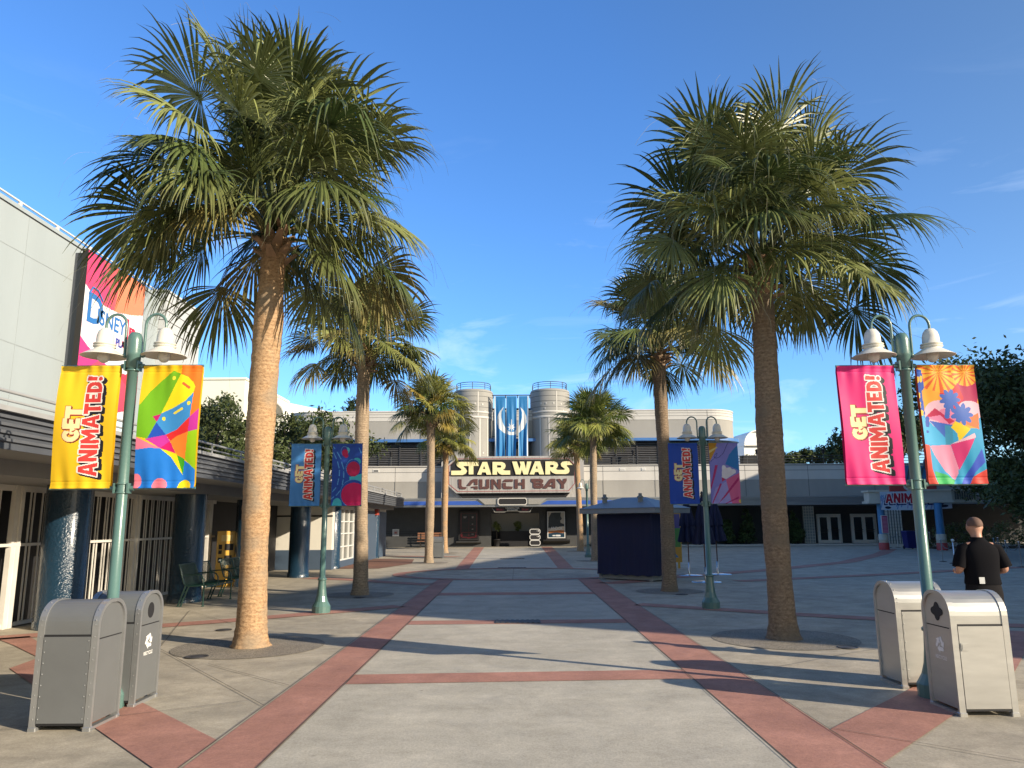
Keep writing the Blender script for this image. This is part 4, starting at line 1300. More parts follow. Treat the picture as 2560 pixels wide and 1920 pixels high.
# three blue cloths with the winged emblem, hung between the towers
for k, (x0, x1, lab) in enumerate(((-1.36, -.54, 'blue cloth strip with the left wing of a white emblem, between the towers'),
                                   (-.46, .34, 'middle blue cloth strip bearing the white star of an emblem, between the towers'),
                                   (.50, 1.26, 'blue cloth strip with the right wing of a white emblem, between the towers'))):
    w, h = x1 - x0, 4.72
    art = [((215, 222, 226), 'p', [((x - x0) / w, (z - 6.6) / h) for x, z in L_]) for L_ in EMBLEM]
    if k != 1:
        e0, e1 = (0, .1) if k == 0 else (.9, 1)
        art.append(((225, 232, 240), 'p', [(e0, 0), (e1, 0), (e1, 1), (e0, 1)]))
    art.append(((205, 225, 240), 'p', [(0, 0), (.03, 0), (.03, 1), (0, 1)]))
    C = paint(w, h, 56, 300, art, (40, 128, 190), 0.8)
    ph_ = 1.3 * k
    def cloth(u, v, x0=x0, w=w, h=h, ph_=ph_):
        d = 1 - v
        fold = 0.09 * d * np.sin(u * 7 + ph_ + 2.2 * d) + 0.05 * d * np.sin(u * 15 + 3 * ph_ - 3 * d)
        return x0 + u * w * (1 - .06 * d) + .05 * d * np.sin(3 * d + ph_), 57.36 - .1 * d + fold, 6.6 + v * h
    o = printed('hanging_cloth', w, h, C, cloth, M_cloth)
    tag(o, lab, 'banner', 'cloths between the towers')

# ------------------------------------------------------------------ far buildings
o = thing('far_white_building', (-28, 76, 0), 'plain cream box of a building beyond the left oaks', 'building')
b = MB()
b.box(-32, -25.2, 70, 84, 0, 15.2)
b.build('wall', M_farcream, o)
b = MB()
b.box(-32.1, -25.1, 69.9, 84.1, 15.2, 15.4)
b.build('roof_edge', M_farcream, o)
def vault(cx, cy, w, L_, z0, zt, rz, wallm, endm, roofm, label):
    o = thing('vaulted_hall', (cx, cy, 0), label, 'building', rz=rz)
    n = 16
    arch = [(-w / 2, 0), (-w / 2, z0)] + [(w / 2 * math.cos(math.pi - math.pi * k / n), z0 + (zt - z0) * math.sin(math.pi * k / n)) for k in range(1, n)] + [(w / 2, z0), (w / 2, 0)]
    b = MB()
    b.prism([arch], XZ, 0, L_)
    b.build('wall', wallm, o, local=True)
    b = MB()
    b.prism([arch[1:-1]], XZ, -.06, -.01)
    b.build('gable', endm, o, local=True)
    b = MB()
    b.prism([[(x * 1.03, z + .12 if i not in (0, len(arch) - 3) else z) for i, (x, z) in enumerate(arch[1:-1])] , arch[1:-1]], XZ, -.3, L_)
    b.build('roof', roofm, o, local=True)
    return o
vault(-25.4, 75.0, 6.6, 40, 12.2, 14.1, R(-24), M_farwhite, M_greywall, M_farwhite, 'pale barrel-vaulted roof with a grey end behind the left wing of the theatre')
vault(26.0, 80.0, 2.9, 14, 9.6, 11.15, R(4), M_farwhite, M_farwhite, M_farwhite, 'white round-topped hall behind the right corner of the theatre')
# tall hall just outside the view on the right; it throws the broad shadow over the plaza
st = thing('grey_hall', (30, 24, 0), 'tall grey hall outside the view on the right whose shadow crosses the plaza', 'building')
ex, ey = 0.284, 0.959
nx_, ny_ = 0.959, -0.284
def hp(a, d):
    return (24.2 + ex * a + nx_ * d, -0.67 + ey * a + ny_ * d)
b = MB()
b.prism([[hp(0, 0), hp(52, 0), hp(52, 16), hp(0, 16)]], XY, 0, 13.7)
b.build('wall', M_greywall, st)
b = MB()
b.prism([[hp(-.1, -.1), hp(52.1, -.1), hp(52.1, 16.1), hp(-.1, 16.1)]], XY, 13.7, 14.0)
b.build('parapet', M_lightwall, st)
# ------------------------------------------------------------------ palms
def norm_(a):
    return a / (np.linalg.norm(a, axis=-1, keepdims=True) + 1e-9)

def palm_crown(seed, n, Lp, Lb, nseg, yellow=0.25, strands=8, warm=(1, 1, 1)):
    rs = np.random.RandomState(seed)
    VV, FF, CC = [], [], []
    off = 0
    def push(V, F, C):
        nonlocal off
        VV.append(V.reshape(-1, 3))
        FF.append(F + off)
        CC.append(np.broadcast_to(C, V.shape).reshape(-1, 3))
        off += V.reshape(-1, 3).shape[0]
    down = np.array([0, 0, -1.0])
    for i in range(n):
        t = (i + 0.5) / n
        az = R(i * 137.508 + rs.uniform(-16, 16))
        el = R(88 - 90 * t ** 1.0 + rs.uniform(-8, 8))
        if t > .78 and math.sin(az) < -.72:
            el += R(22)                          # trimmed on the path side
        D = np.array([math.cos(el) * math.cos(az), math.cos(el) * math.sin(az), math.sin(el)])
        p = np.array([0.10 * math.cos(az), 0.10 * math.sin(az), 0.38 * (1 - t) - 0.05])
        lp = Lp * (rs.uniform(0.78, 1.15) if i % 3 else rs.uniform(.38, .62)) * (0.80 if t < 0.15 else 1.0)
        # petiole
        pts = [p]
        for k in range(6):
            D = norm_(D + down * (0.03 + 0.025 * t))
            p = p + D * lp / 6
            pts.append(p)
        pts = np.array(pts)
        side = norm_(np.cross(D, [0.01, 0.02, 1.0]))
        upv = np.cross(side, D)
        r = np.linspace(0.034, 0.013, 7)[:, None]
        ring = np.stack([pts + side * r, pts - upv * r * .7, pts - side * r, pts + upv * r * .5], 1)
        Fi = []
        for k in range(6):
            for q in range(4):
                j = (q + 1) % 4
                Fi.append((k * 4 + q, k * 4 + j, k * 4 + 4 + j, k * 4 + 4 + q))
        push(ring, np.array(Fi), np.array([0.095, 0.12, 0.045]) * rs.uniform(.8, 1.15))
        # blade
        tw = rs.uniform(-0.75, 0.75)
        side = side * math.cos(tw) + upv * math.sin(tw)
        Fw = norm_(D + down * (rs.uniform(0.0, 0.35) + .36 * t * (t > .25)))
        Nn = norm_(np.cross(side, Fw))
        side = norm_(np.cross(Fw, Nn))
        a_max = R(rs.uniform(108, 130) - 22 * t)
        phi = np.linspace(-a_max, a_max, nseg) + rs.uniform(-.02, .02, nseg)
        lb = Lb * rs.uniform(0.80, 1.16)
        ln = lb * (0.66 + 0.34 * np.cos(phi * 0.72)) * rs.uniform(0.88, 1.06, nseg)
        cup = rs.uniform(-0.12, 0.34) if t < .6 else rs.uniform(-.25, .12)
        d0 = norm_(np.cos(phi)[:, None] * Fw + np.sin(phi)[:, None] * side + (cup * np.abs(np.sin(phi)))[:, None] * Nn)
        tang = norm_(-np.sin(phi)[:, None] * Fw + np.cos(phi)[:, None] * side)
        dphi = 2 * a_max / nseg
        costa = p + Fw * 0.0
        # costa: the midrib runs on into the blade and curves down
        base = costa + Fw[None] * (0.16 * lb * np.cos(phi * .5))[:, None] * 0.8
        S = 8
        P_ = base.copy()
        Dd = d0.copy()
        g = rs.uniform(0.6, 1.5, nseg) * (0.9 + 0.7 * t)
        brk = rs.rand(nseg) < 0.16
        pos, hw = [P_.copy()], [np.full(nseg, 0.006)]
        s0 = 0.56
        for k in range(1, S + 1):
            s_ = k / S
            gg = (0.03 + 0.47 * max(0, s_ - 0.52) ** 1.1) * g
            gg = gg + (brk & (k == 5)) * rs.uniform(.4, 1.6, nseg)
            Dd = norm_(Dd + down * gg[:, None] + rs.normal(0, .014, (nseg, 3)))
            P_ = P_ + Dd * (ln / S)[:, None]
            pos.append(P_.copy())
            wj = ln * s_ * math.tan(dphi / 2) * 1.06
            w0 = ln * s0 * math.tan(dphi / 2) * 1.0
            w_ = np.where(s_ <= s0, wj, w0 * np.clip((1 - s_) / (1 - s0), 0, 1) ** 1.0 + 0.0016)
            hw.append(w_)
        pos = np.stack(pos, 1)                  # nseg, S+1, 3
        hw = np.stack(hw, 1)[..., None]
        Nv = norm_(np.cross(np.broadcast_to(tang[:, None], pos.shape), np.concatenate([d0[:, None], np.diff(pos, axis=1)], 1)))
        tg = tang[:, None]
        left, right, mid = pos - tg * hw, pos + tg * hw, pos + Nv * hw * 0.55
        V = np.stack([left, mid, right], 2)      # nseg, S+1, 3verts, 3
        idx = np.arange(nseg * (S + 1) * 3).reshape(nseg, S + 1, 3)
        Fq = []
        for q in (0, 1):
            a = idx[:, :-1, q]
            b_ = idx[:, :-1, q + 1]
            c = idx[:, 1:, q + 1]
            d = idx[:, 1:, q]
            Fq.append(np.stack([a, b_, c, d], -1).reshape(-1, 4))
        old = np.clip((t - 0.62) / 0.38, 0, 1)
        mixv = rs.rand()
        mixv = mixv ** 0.95
        colr = np.array([0.040, 0.074, 0.022]) * (1 - mixv) + np.array([0.225, 0.252, 0.088]) * mixv
        if rs.rand() < yellow * old + .01:
            colr = colr * .4 + np.array([0.25, 0.19, 0.065]) * .6
        colr = colr * rs.uniform(.85, 1.2) * np.array(warm)
        seg = rs.uniform(.85, 1.15, (nseg, 1, 1, 1))
        tipb = np.linspace(0, 1, S + 1)[None, :, None, None] ** 3
        cc = colr[None, None, None] * seg * (1 - tipb * .35) + np.array([0.20, 0.145, 0.06]) * tipb * .30 * (.4 + old)
        push(V, np.concatenate(Fq), np.broadcast_to(cc, V.shape))
        # loose fibres curling from the clefts
        for _ in range(strands):
            k = rs.randint(nseg)
            q = pos[k, 4 + rs.randint(4)]
            dd = norm_(d0[k] + rs.normal(0, .45, 3))
            st_ = [q]
            L_ = rs.uniform(.25, .65) * lb
            for m_ in range(7):
                dd = norm_(dd + down * rs.uniform(.15, .4) + rs.normal(0, .12, 3))
                q = q + dd * L_ / 7
                st_.append(q)
            st_ = np.array(st_)
            wv = norm_(np.cross(dd, [.3, .5, .2])) * 0.0016
            V2 = np.stack([st_ - wv, st_ + wv], 1)
            f2 = np.array([(2 * m_, 2 * m_ + 1, 2 * m_ + 3, 2 * m_ + 2) for m_ in range(7)])
            push(V2, f2, np.array([0.34, 0.32, 0.20]))
    return np.concatenate(VV), np.concatenate(FF), np.concatenate(CC)

def palm(x, y, top, rad, Lp, Lb, n, nseg, seed, label, lean=(0, 0), yellow=.25, strands=8, bulge=0, crown_stretch=1.0, bark=None, warm=(1, 1, 1)):
    root = thing('palm_tree', (x, y, 0), label, 'palm tree', 'fan palms in two rows along the path')
    rnd = random.Random(seed)
    b = MB()
    path, rr = [], []
    nz_ = 110
    for k in range(nz_ + 1):
        s_ = k / nz_
        z = top * s_
        wob = 0.02 * math.sin(s_ * 5 + seed)
        path.append((lean[0] * s_ ** 1.3 + wob, lean[1] * s_ + wob * .5, z))
        r_ = rad * (1.0 + 0.28 * math.exp(-z / 0.18) + 0.05 * math.sin(s_ * 9 + seed) - .06 * s_)
        r_ += bulge * math.exp(-((s_ - .78) / .07) ** 2) * rad * .12
        if s_ > .93:
            r_ *= 1 + (s_ - .93) * 2.4
        r_ *= 1 + rnd.uniform(-.022, .022)
        rr.append(r_)
    b.tube(path, rr, 28)
    for i_ in range((nz_ + 1) * 28):
        x_, y_, z_ = b.v[i_]
        px_, py_, _ = path[i_ // 28]
        f_ = 1 + .035 * mnoise.noise((x_ * 9 + seed, y_ * 9, z_ * 7)) + .03 * mnoise.noise((x_ * 3 + seed, y_ * 3, z_ * 1.3)) + (.16 * max(0, mnoise.noise((x_ * 8, y_ * 8 + seed, 1.7))) * math.exp(-z_ / .12))
        b.v[i_] = (px_ + (x_ - px_) * f_, py_ + (y_ - py_) * f_, z_)
    b.build('trunk', bark or M_trunk, root, local=True)
    cx, cy = path[-1][0], path[-1][1]
    b = MB()
    for k in range(26):
        a = R(k * 137.5 + rnd.uniform(-10, 10))
        z = top - .38 + .62 * k / 26
        L_ = rnd.uniform(.16, .36)
        e = R(rnd.uniform(5, 45))
        d = Vector((math.cos(a) * math.cos(e), math.sin(a) * math.cos(e), math.sin(e)))
        s_ = Vector((-math.sin(a), math.cos(a), 0))
        q = Vector((cx, cy, z)) + Vector((math.cos(a), math.sin(a), 0)) * rad * .85
        w0, w1 = .085, .035
        up = Vector((0, 0, .02))
        p2 = q + d * L_
        b.add([q - s_ * w0 - up, q + s_ * w0 - up, q + s_ * w0 + up, q - s_ * w0 + up, p2 - s_ * w1 - up, p2 + s_ * w1 - up, p2 + s_ * w1 * .8 + up * .5, p2 - s_ * w1 * .8 + up * .5],
              [(0, 1, 2, 3), (4, 7, 6, 5), (0, 4, 5, 1), (1, 5, 6, 2), (2, 6, 7, 3), (3, 7, 4, 0)])
    b.build('leaf_stubs', M_boot, root, local=True)
    V, F, C = palm_crown(seed, n, Lp, Lb, nseg, yellow, strands, warm)
    V[:, 2] *= crown_stretch
    V = V + np.array([cx, cy, top + .05])
    link_mesh('crown', np_mesh('crown', V, F, M_leaf, C), root, local=True)
    return root
PX = PALMS
palm(*PX[0], 6.1, .205, 1.54, 1.14, 82, 46, 15, 'tallest fan palm with a sunlit tan trunk behind the yellow flag', (.03, 0), .02, 10, 1, 1.2)
palm(*PX[1], 5.62, .195, 1.46, 1.12, 78, 46, 22, 'big fan palm with a shaded brown trunk beside the pink flag', (.02, .05), .02, 10, 0, 1.08, M_trunk_shade_brown)
palm(*PX[2], 5.95, .172, 1.12, .95, 60, 40, 33, 'fan palm with yellowing lower leaves beside the bubble patterned flag', (-.06, 0), .55, 7, 0, 1.0, M_trunk_grey, (1.1, 1.05, .95))
palm(*PX[3], 6.05, .172, 1.14, .96, 60, 40, 44, 'fan palm standing at the corner of the navy kiosk', (0, .05), .35, 7, 0, 1.15, M_trunk_shade_brown)
palm(*PX[4], 6.4, .19, 1.1, .94, 62, 34, 55, 'fan palm with a grey bin behind its foot, left of the big sign', (0, 0), .3, 4, 0, 1.0, M_trunk_grey, (1.55, 1.35, .95))
palm(*PX[5], 6.2, .19, 1.1, .94, 58, 32, 66, 'thin far fan palm just left of the big sign, behind the grey bin', (0, 0), .3, 3, 0, 1.0, None, (1.65, 1.4, .9))
palm(*PX[6], 5.85, .165, 1.1, .97, 64, 34, 77, 'bright green fan palm rising behind the left end of the kiosk roof', (.08, 0), .2, 4, 0, 1.0, M_trunk_grey, (1.5, 1.4, .95))
palm(*PX[7], 6.25, .18, 1.08, .94, 58, 32, 88, 'farthest fan palm at the right edge of the big sign', (-.1, 0), .2, 3, 0, 1.0, None, (1.6, 1.4, .9))

# ------------------------------------------------------------------ broad-leaved trees, hedges, shrubs
def leaves(seed, clumps, n, size, col, dark=.55):
    """clumps: (x, y, z, rx, ry, rz); many small leaf faces through each clump's volume, thicker near its shell"""
    rs = np.random.RandomState(seed)
    cl = np.array(clumps, float)
    vol = cl[:, 3] * cl[:, 4] * cl[:, 5]
    cnt = np.maximum(20, (n * vol / vol.sum()).astype(int))
    Vs, Cs = [], []
    for c, k in zip(cl, cnt):
        nb = max(5, k // 45)                      # twig bunches inside the clump
        d = norm_(rs.normal(size=(nb, 3)))
        rad_ = rs.uniform(.45, 1.05, (nb, 1)) ** .6
        bc = c[:3] + d * rad_ * c[3:6]
        which = rs.randint(nb, size=k)
        spread = (.16 + .10 * rs.rand(nb, 1)) * c[3:6].mean()
        p = bc[which] + rs.normal(size=(k, 3)) * spread[which]
        nrm = norm_(rs.normal(size=(k, 3)) + [0, 0, .5])
        a = norm_(np.cross(nrm, rs.normal(size=(k, 3))))
        b_ = np.cross(nrm, a)
        s_ = size * rs.uniform(.6, 1.3, (k, 1))
        V = np.stack([p - a * s_, p + b_ * s_ * .42, p + a * s_, p - b_ * s_ * .42], 1)
        Vs.append(V.reshape(-1, 3))
        hue = rs.uniform(dark, 1.3, (nb, 1))[which] * rs.uniform(.8, 1.2, (k, 1))
        Cs.append(np.repeat(np.array(col) * hue, 4, 0))
    V = np.concatenate(Vs)
    return V, np.arange(len(V)).reshape(-1, 4), np.concatenate(Cs)

def tree(name, x, y, clumps, n, size, col, label, trunk_r=.25, seed=1, fork=2.0, group=None, cat='tree'):
    root = thing(name, (x, y, 0), label, cat, group)
    b = MB()
    rnd = random.Random(seed)
    b.tube([(0, 0, 0), (.05, .03, fork * .5), (0, 0, fork)], [trunk_r * 1.25, trunk_r, trunk_r * .85], 10)
    for c in clumps:
        m = Vector((c[0] * .45 + rnd.uniform(-.3, .3), c[1] * .45, fork + (c[2] - fork) * .55))
        b.tube([(0, 0, fork - .15), m, (c[0], c[1], c[2])], [trunk_r * .6, trunk_r * .38, trunk_r * .12], 7)
    b.build('trunk', M_bark, root, local=True)
    V, F, C = leaves(seed, clumps, n, size, col)
    link_mesh('crown', np_mesh('crown', V, F, M_oakleaf, C), root, local=True)
    return root
OAK = (0.062, 0.082, 0.026)
def blob(seed, r, h, z, k=11, flat=.75):
    rnd = random.Random(seed)
    out = []
    for i in range(k):
        a = i * 2.4
        q = r * math.sqrt((i + .3) / k)
        out.append((q * math.cos(a), q * math.sin(a), z + rnd.uniform(-.5, .5) * h, r * rnd.uniform(.32, .5), r * rnd.uniform(.32, .5), r * rnd.uniform(.28, .42) * flat))
    return out
tree('oak_tree', -16.2, 41, blob(1, 3.4, 2.2, 5.9), 15000, .13, OAK, 'dense dark oak crown beside the cream box building, above the canopy rail', .3, 101)
tree('oak_tree', -12.6, 48, blob(2, 3.2, 2.4, 6.6), 12000, .14, OAK, 'oak just left of the theatre corner, behind the tallest palm trunk', .3, 102)
tree('oak_tree', -19.5, 47, blob(7, 2.6, 2.0, 7.9), 6500, .15, OAK, 'oak whose loose top rises against the cream box building', .3, 107)
tree('pine_tree', -13.9, 67, [(0, 0, 12.2, .9, .9, .7), (-1, .3, 11.4, 1.0, .9, .6), (.9, -.2, 11.0, 1.0, .9, .6), (-.3, .2, 10.2, 1.6, 1.2, .7), (.2, 0, 9, 2, 1.6, 1)], 5000, .16, (.05, .075, .028), 'dark pine top showing over the theatre roof behind the second left palm', .22, 103, 8)
tree('oak_tree', 26.2, 36, blob(3, 4.8, 3.8, 7.0, 16), 36000, .15, OAK, 'large dark oak at the right edge, behind the beach picture flag', .4, 104, 3.0)
tree('oak_tree', 24.6, 33.5, blob(4, 3.6, 1.2, 3.2, 14, .6), 26000, .13, OAK, 'low spreading dark tree over the stanchions, behind the man in black', .22, 105, 1.7)
tree('oak_tree', 32.5, 66, blob(5, 3.4, 2.8, 9.0), 12000, .18, OAK, 'oak partly hidden by the right lamp post, beyond the theatre roof', .3, 106)
for k, (x, z, lab) in enumerate(((22.8, 7.0, 'small tree top behind the terrace rail, by the pink flag'), (25.3, 7.1, 'round tree top behind the terrace rail, middle of three'),
                                 (28.4, 7.1, 'tree top behind the terrace rail nearest the pink flag edge'))):
    tree('round_tree', x, 67, blob(20 + k, 1.9, .8, z + .2, 9), 3000, .16, (.07, .095, .03), lab, .15, 120 + k, 3.5, 'tree tops beyond the terrace')
for (x, y, z, r_, n_, lab, sd) in ((37, 43, 9.5, 5.0, 15000, 'tall oak outside the view on the right, throwing dappled shade on the theatre', 130), (41, 51, 7.5, 4.5, 11000, 'lower oak outside the view near the right end of the theatre', 131)):
    tree('oak_tree', x, y, blob(sd, r_, 5.0, z, 16), n_, .22, OAK, lab, .4, sd, 3.5)
def shrub(x, y, h, r, n, seed, label, col=(.06, .095, .03), pot=True):
    root = thing('potted_shrub' if pot else 'shrub', (x, y, 0), label, 'shrub', 'dark shrubs in the recess')
    b = MB()
    b.lathe((0, 0, 0), [(.16, 0), (.24, .38), (.27, .38), (.27, .42), (.2, .42), (.01, .38)], 16)
    b.build('pot', M_black, root, local=True)
    b = MB()
    b.tube([(0, 0, .3), (0.03, 0, h * .7)], [.035, .015], 6)
    b.build('stem', M_bark, root, local=True)
    cl = [(0, 0, .55 + (h - .75) * q, r * (1 - .55 * q), r * (1 - .55 * q), .28) for q in (0, .25, .5, .75, 1)]
    V, F, C = leaves(seed, cl, n, .09, col)
    link_mesh('foliage', np_mesh('foliage', V, F, M_oakleaf, C), root, local=True)
shrub(15.6, 56.0, 2.0, .55, 2500, 31, 'dark potted shrub in the shaded recess, left of the second lamp post banner pair'.replace('banner pair', 'base'))
shrub(17.0, 55.9, 2.5, .6, 2800, 32, 'tallest dark potted shrub in the shaded recess, left of the big shaded trunk')
shrub(20.6, 56.0, 2.3, .6, 2800, 33, 'dark potted shrub beside the white double doors')
def hedge(x0, x1, y, d, h, n, seed, label):
    root = thing('hedge', ((x0 + x1) / 2, y, 0), label, 'hedge')
    cl = []
    k = int((x1 - x0) / .7)
    for i in range(k):
        cl.append((-(x1 - x0) / 2 + .35 + i * .7, 0, h * .5, .5, d / 2, h * .48))
    V, F, C = leaves(seed, cl, n, .07, (.12, .15, .045))
    o = link_mesh('foliage', np_mesh('foliage', V, F, M_oakleaf, C), root, local=True)
    b = MB()
    b.box(-(x1 - x0) / 2, (x1 - x0) / 2, -d / 2, d / 2, 0, .12)
    b.build('soil', M_bark, root, local=True)
hedge(25.5, 40, 47.5, 1.4, 1.5, 9000, 41, 'bright clipped hedge behind the stanchions at the right edge')

# ------------------------------------------------------------------ lamp posts and their flags
def lamp_proto(x, y, label, flags=True):
    root = thing('lamp_post', (x, y, 0), label, 'lamp post', 'twin lamp posts beside the path')
    b = MB()
    b.lathe((0, 0, 0), [(.178, 0), (.178, .13), (.165, .15), (.125, .22), (.098, .32), (.083, .45), (.074, .60), (.074, .625)], 16, smooth=False)
    b.build('base', M_green, root, local=True)
    b = MB()
    b.lathe((0, 0, 0), [(.074, .62), (.088, .625), (.09, .65), (.074, .665), (.056, .67), (.052, 2.2), (.050, 3.28), (.066, 3.285), (.068, 3.40), (.072, 3.405), (.074, 3.44), (.074, 3.57), (.066, 3.62), (.045, 3.655), (.001, 3.665)], 24)
    b.build('pole', M_green, root, local=True)
    for s_ in (-1, 1):
        b = MB()
        path = [(s_ * .075, 0, 3.40), (s_ * .098, 0, 3.44), (s_ * .10, 0, 3.60), (s_ * .10, 0, 3.74)]
        path += [(s_ * (.205 - .105 * math.cos(a)), 0, 3.74 + .115 * math.sin(a)) for a in [math.pi * k / 10 for k in range(1, 11)]]
        path += [(s_ * .31, 0, 3.69)]
        b.tube(path, .0145, 8)
        b.ball((s_ * .09, 0, 3.42), .028, n=8, m=6)
        b.build('arm', M_green, root, local=True)
        b = MB()
        b.lathe((s_ * .31, 0, 0), [(.012, 3.71), (.045, 3.70), (.070, 3.665), (.082, 3.62), (.085, 3.545), (.107, 3.54), (.107, 3.532), (.082, 3.528), (.082, 3.518), (.110, 3.514), (.110, 3.506), (.088, 3.50),
                                   (.10, 3.482), (.15, 3.452), (.215, 3.412), (.220, 3.408), (.215, 3.407), (.15, 3.445), (.075, 3.475), (.01, 3.48)], 32)
        sh = b.build('lamp_shade', M_shade, root, local=True)
        b = MB()
        b.ball((s_ * .31, 0, 3.41), .062, .062, .07, 16, 10)
        b.build('bulb', M_bulb, sh, local=True)
    if flags:
        for z in (3.305, 2.065):
            for s_ in (-1, 1):
                b = MB()
                b.tube([(s_ * .05, 0, z), (s_ * .115, 0, z)], .024, 10)
                b.tube([(s_ * .115, 0, z), (s_ * .725, 0, z)], .013, 8)
                b.box(s_ * .066 - .008, s_ * .066 + .008, -.045, .045, z - .05, z + .05)
                b.build('flag_bracket', M_green, root, local=True)
            for dz in (-.045, .045):
                b = MB()
                b.lathe((0, 0, z + dz), [(.05, -.010), (.062, -.007), (.062, .007), (.05, .010)], 20)
                b.build('clamp', M_green, root, local=True)
    return root
L1P, R1P, L2P, R2P, R3P = (-3.88, 7.56), (4.14, 7.80), (-3.76, 15.3), (3.94, 15.6), (3.75, 38.6)
lp = lamp_proto(*L1P, 'green twin lamp post carrying the yellow flag, between the painted grey bins')
dup(lp, (*R1P, 0), label='green twin lamp post carrying the pink flag, between the steel bins')
dup(lp, (*L2P, 0), label='green twin lamp post carrying the pale blue flag and the bubble flag')
dup(lp, (*R2P, 0), label='green twin lamp post carrying the dark blue flag and the lilac flag')
lamp_proto(*R3P, 'far green twin lamp post without flags, between two thin palms', False)

def flag(post, side, art, base, label, group, back, billow=.02, seed=0, nx=110, ny=220, skew=0):
    w, h = .60, 1.24
    C = paint(w, h, nx, ny, art, base, .80)
    root = thing('flag', (post[0], post[1], 2.065), label, 'flag', group)
    x0 = .118 if side > 0 else -.118 - w
    def fn(u, v, yo=0, amp=1.0):
        wr = .005 * np.sin(u * 31 + seed) * np.exp(-(1 - v) * 9) + .005 * np.sin(u * 27 + 2 * seed + v * 6) * np.exp(-v * 7)
        y = -.015 + yo - amp * billow * np.sin(np.pi * v) * (1 + .5 * np.sin(2.4 * u + seed)) + wr * 1.2 + .011 * np.sin(7 * u + 5 * v + seed)
        tube_ = .013 * (np.exp(-((v - 1) / .022) ** 2) + np.exp(-(v / .022) ** 2))
        seam = .004 * (np.exp(-((v - .947) / .006) ** 2) + np.exp(-((v - .053) / .006) ** 2))
        x = x0 + u * w + skew * np.sin(np.pi * v) * .5
        return x, y - tube_ + seam, v * h
    printed('front_cloth', w, h, C, fn, M_cloth, root, local=True)
    Cb = np.empty((40, 20, 3), np.float32)
    Cb[:] = np.array(lin(back)) * .80
    printed('back_cloth', w, h, Cb, lambda u, v: fn(u, v, .034, .4), M_cloth, root, local=True)
    return root
FL, FA = 'lettered flags on the lamp posts', 'picture flags on the lamp posts'
fl = flag_letters(.60, 1.24)
flag(L1P, -1, fl, (250, 205, 30), 'yellow lettered flag on the near left lamp post', FL, (250, 205, 30), .022, 1)
flag(L1P, 1, ART_BIRDS, (255, 205, 10), 'picture flag of green, yellow and blue bird-like shapes', FA, (250, 200, 20), .020, 2)
flag(R1P, -1, fl, (238, 30, 125), 'pink lettered flag on the near right lamp post', FL, (200, 20, 100), .035, 3, skew=-.012)
flag(R1P, 1, ART_BEACH, (40, 165, 215), 'picture flag of blue palms and orange sunbursts', FA, (230, 90, 60), .035, 4, skew=-.012)
flag(L2P, -1, fl, (75, 145, 215), 'pale blue lettered flag on the second left lamp post', FL, (75, 145, 215), .012, 5, 80, 160)
flag(L2P, 1, ART_BUBBLES, (28, 78, 180), 'blue picture flag with crimson circles', FA, (28, 78, 180), .012, 6, 80, 160)
flag(R2P, -1, fl, (15, 75, 185), 'dark blue lettered flag on the second right lamp post', FL, (15, 75, 185), .012, 7, 80, 160)
flag(R2P, 1, ART_PICNIC, (140, 135, 215), 'lilac picture flag with a white popcorn shape and magenta streaks', FA, (140, 135, 215), .012, 8, 80, 160)

# ------------------------------------------------------------------ bins
BW, BD, BH = .52, .48, 1.06
def arch(hw, top, r, z0, n=8):
    pts = [(-hw, z0), (hw, z0)]
    pts += [(hw - r + r * math.cos(a), top - r + r * math.sin(a)) for a in [math.pi / 2 * k / n for k in range(n + 1)]]
    pts += [(-hw + r - r * math.sin(a), top - r + r * math.cos(a)) for a in [math.pi / 2 * k / n for k in range(n + 1)]]
    return pts
def arrow(cx, cz, r, rot):
    """one bent recycling arrow as a loop"""
    q = [(-.55, -.72), (-.22, -.72), (.12, -.14), (.34, -.27), (.20, .42), (-.48, .20), (-.25, .07), (-.62, -.56)]
    q = [(a * .9 - .30, b_ * .9 + .34) for a, b_ in q]
    c, s_ = math.cos(rot), math.sin(rot)
    return [(cx + r * (a * c - b_ * s_), cz + r * (a * s_ + b_ * c)) for a, b_ in q]
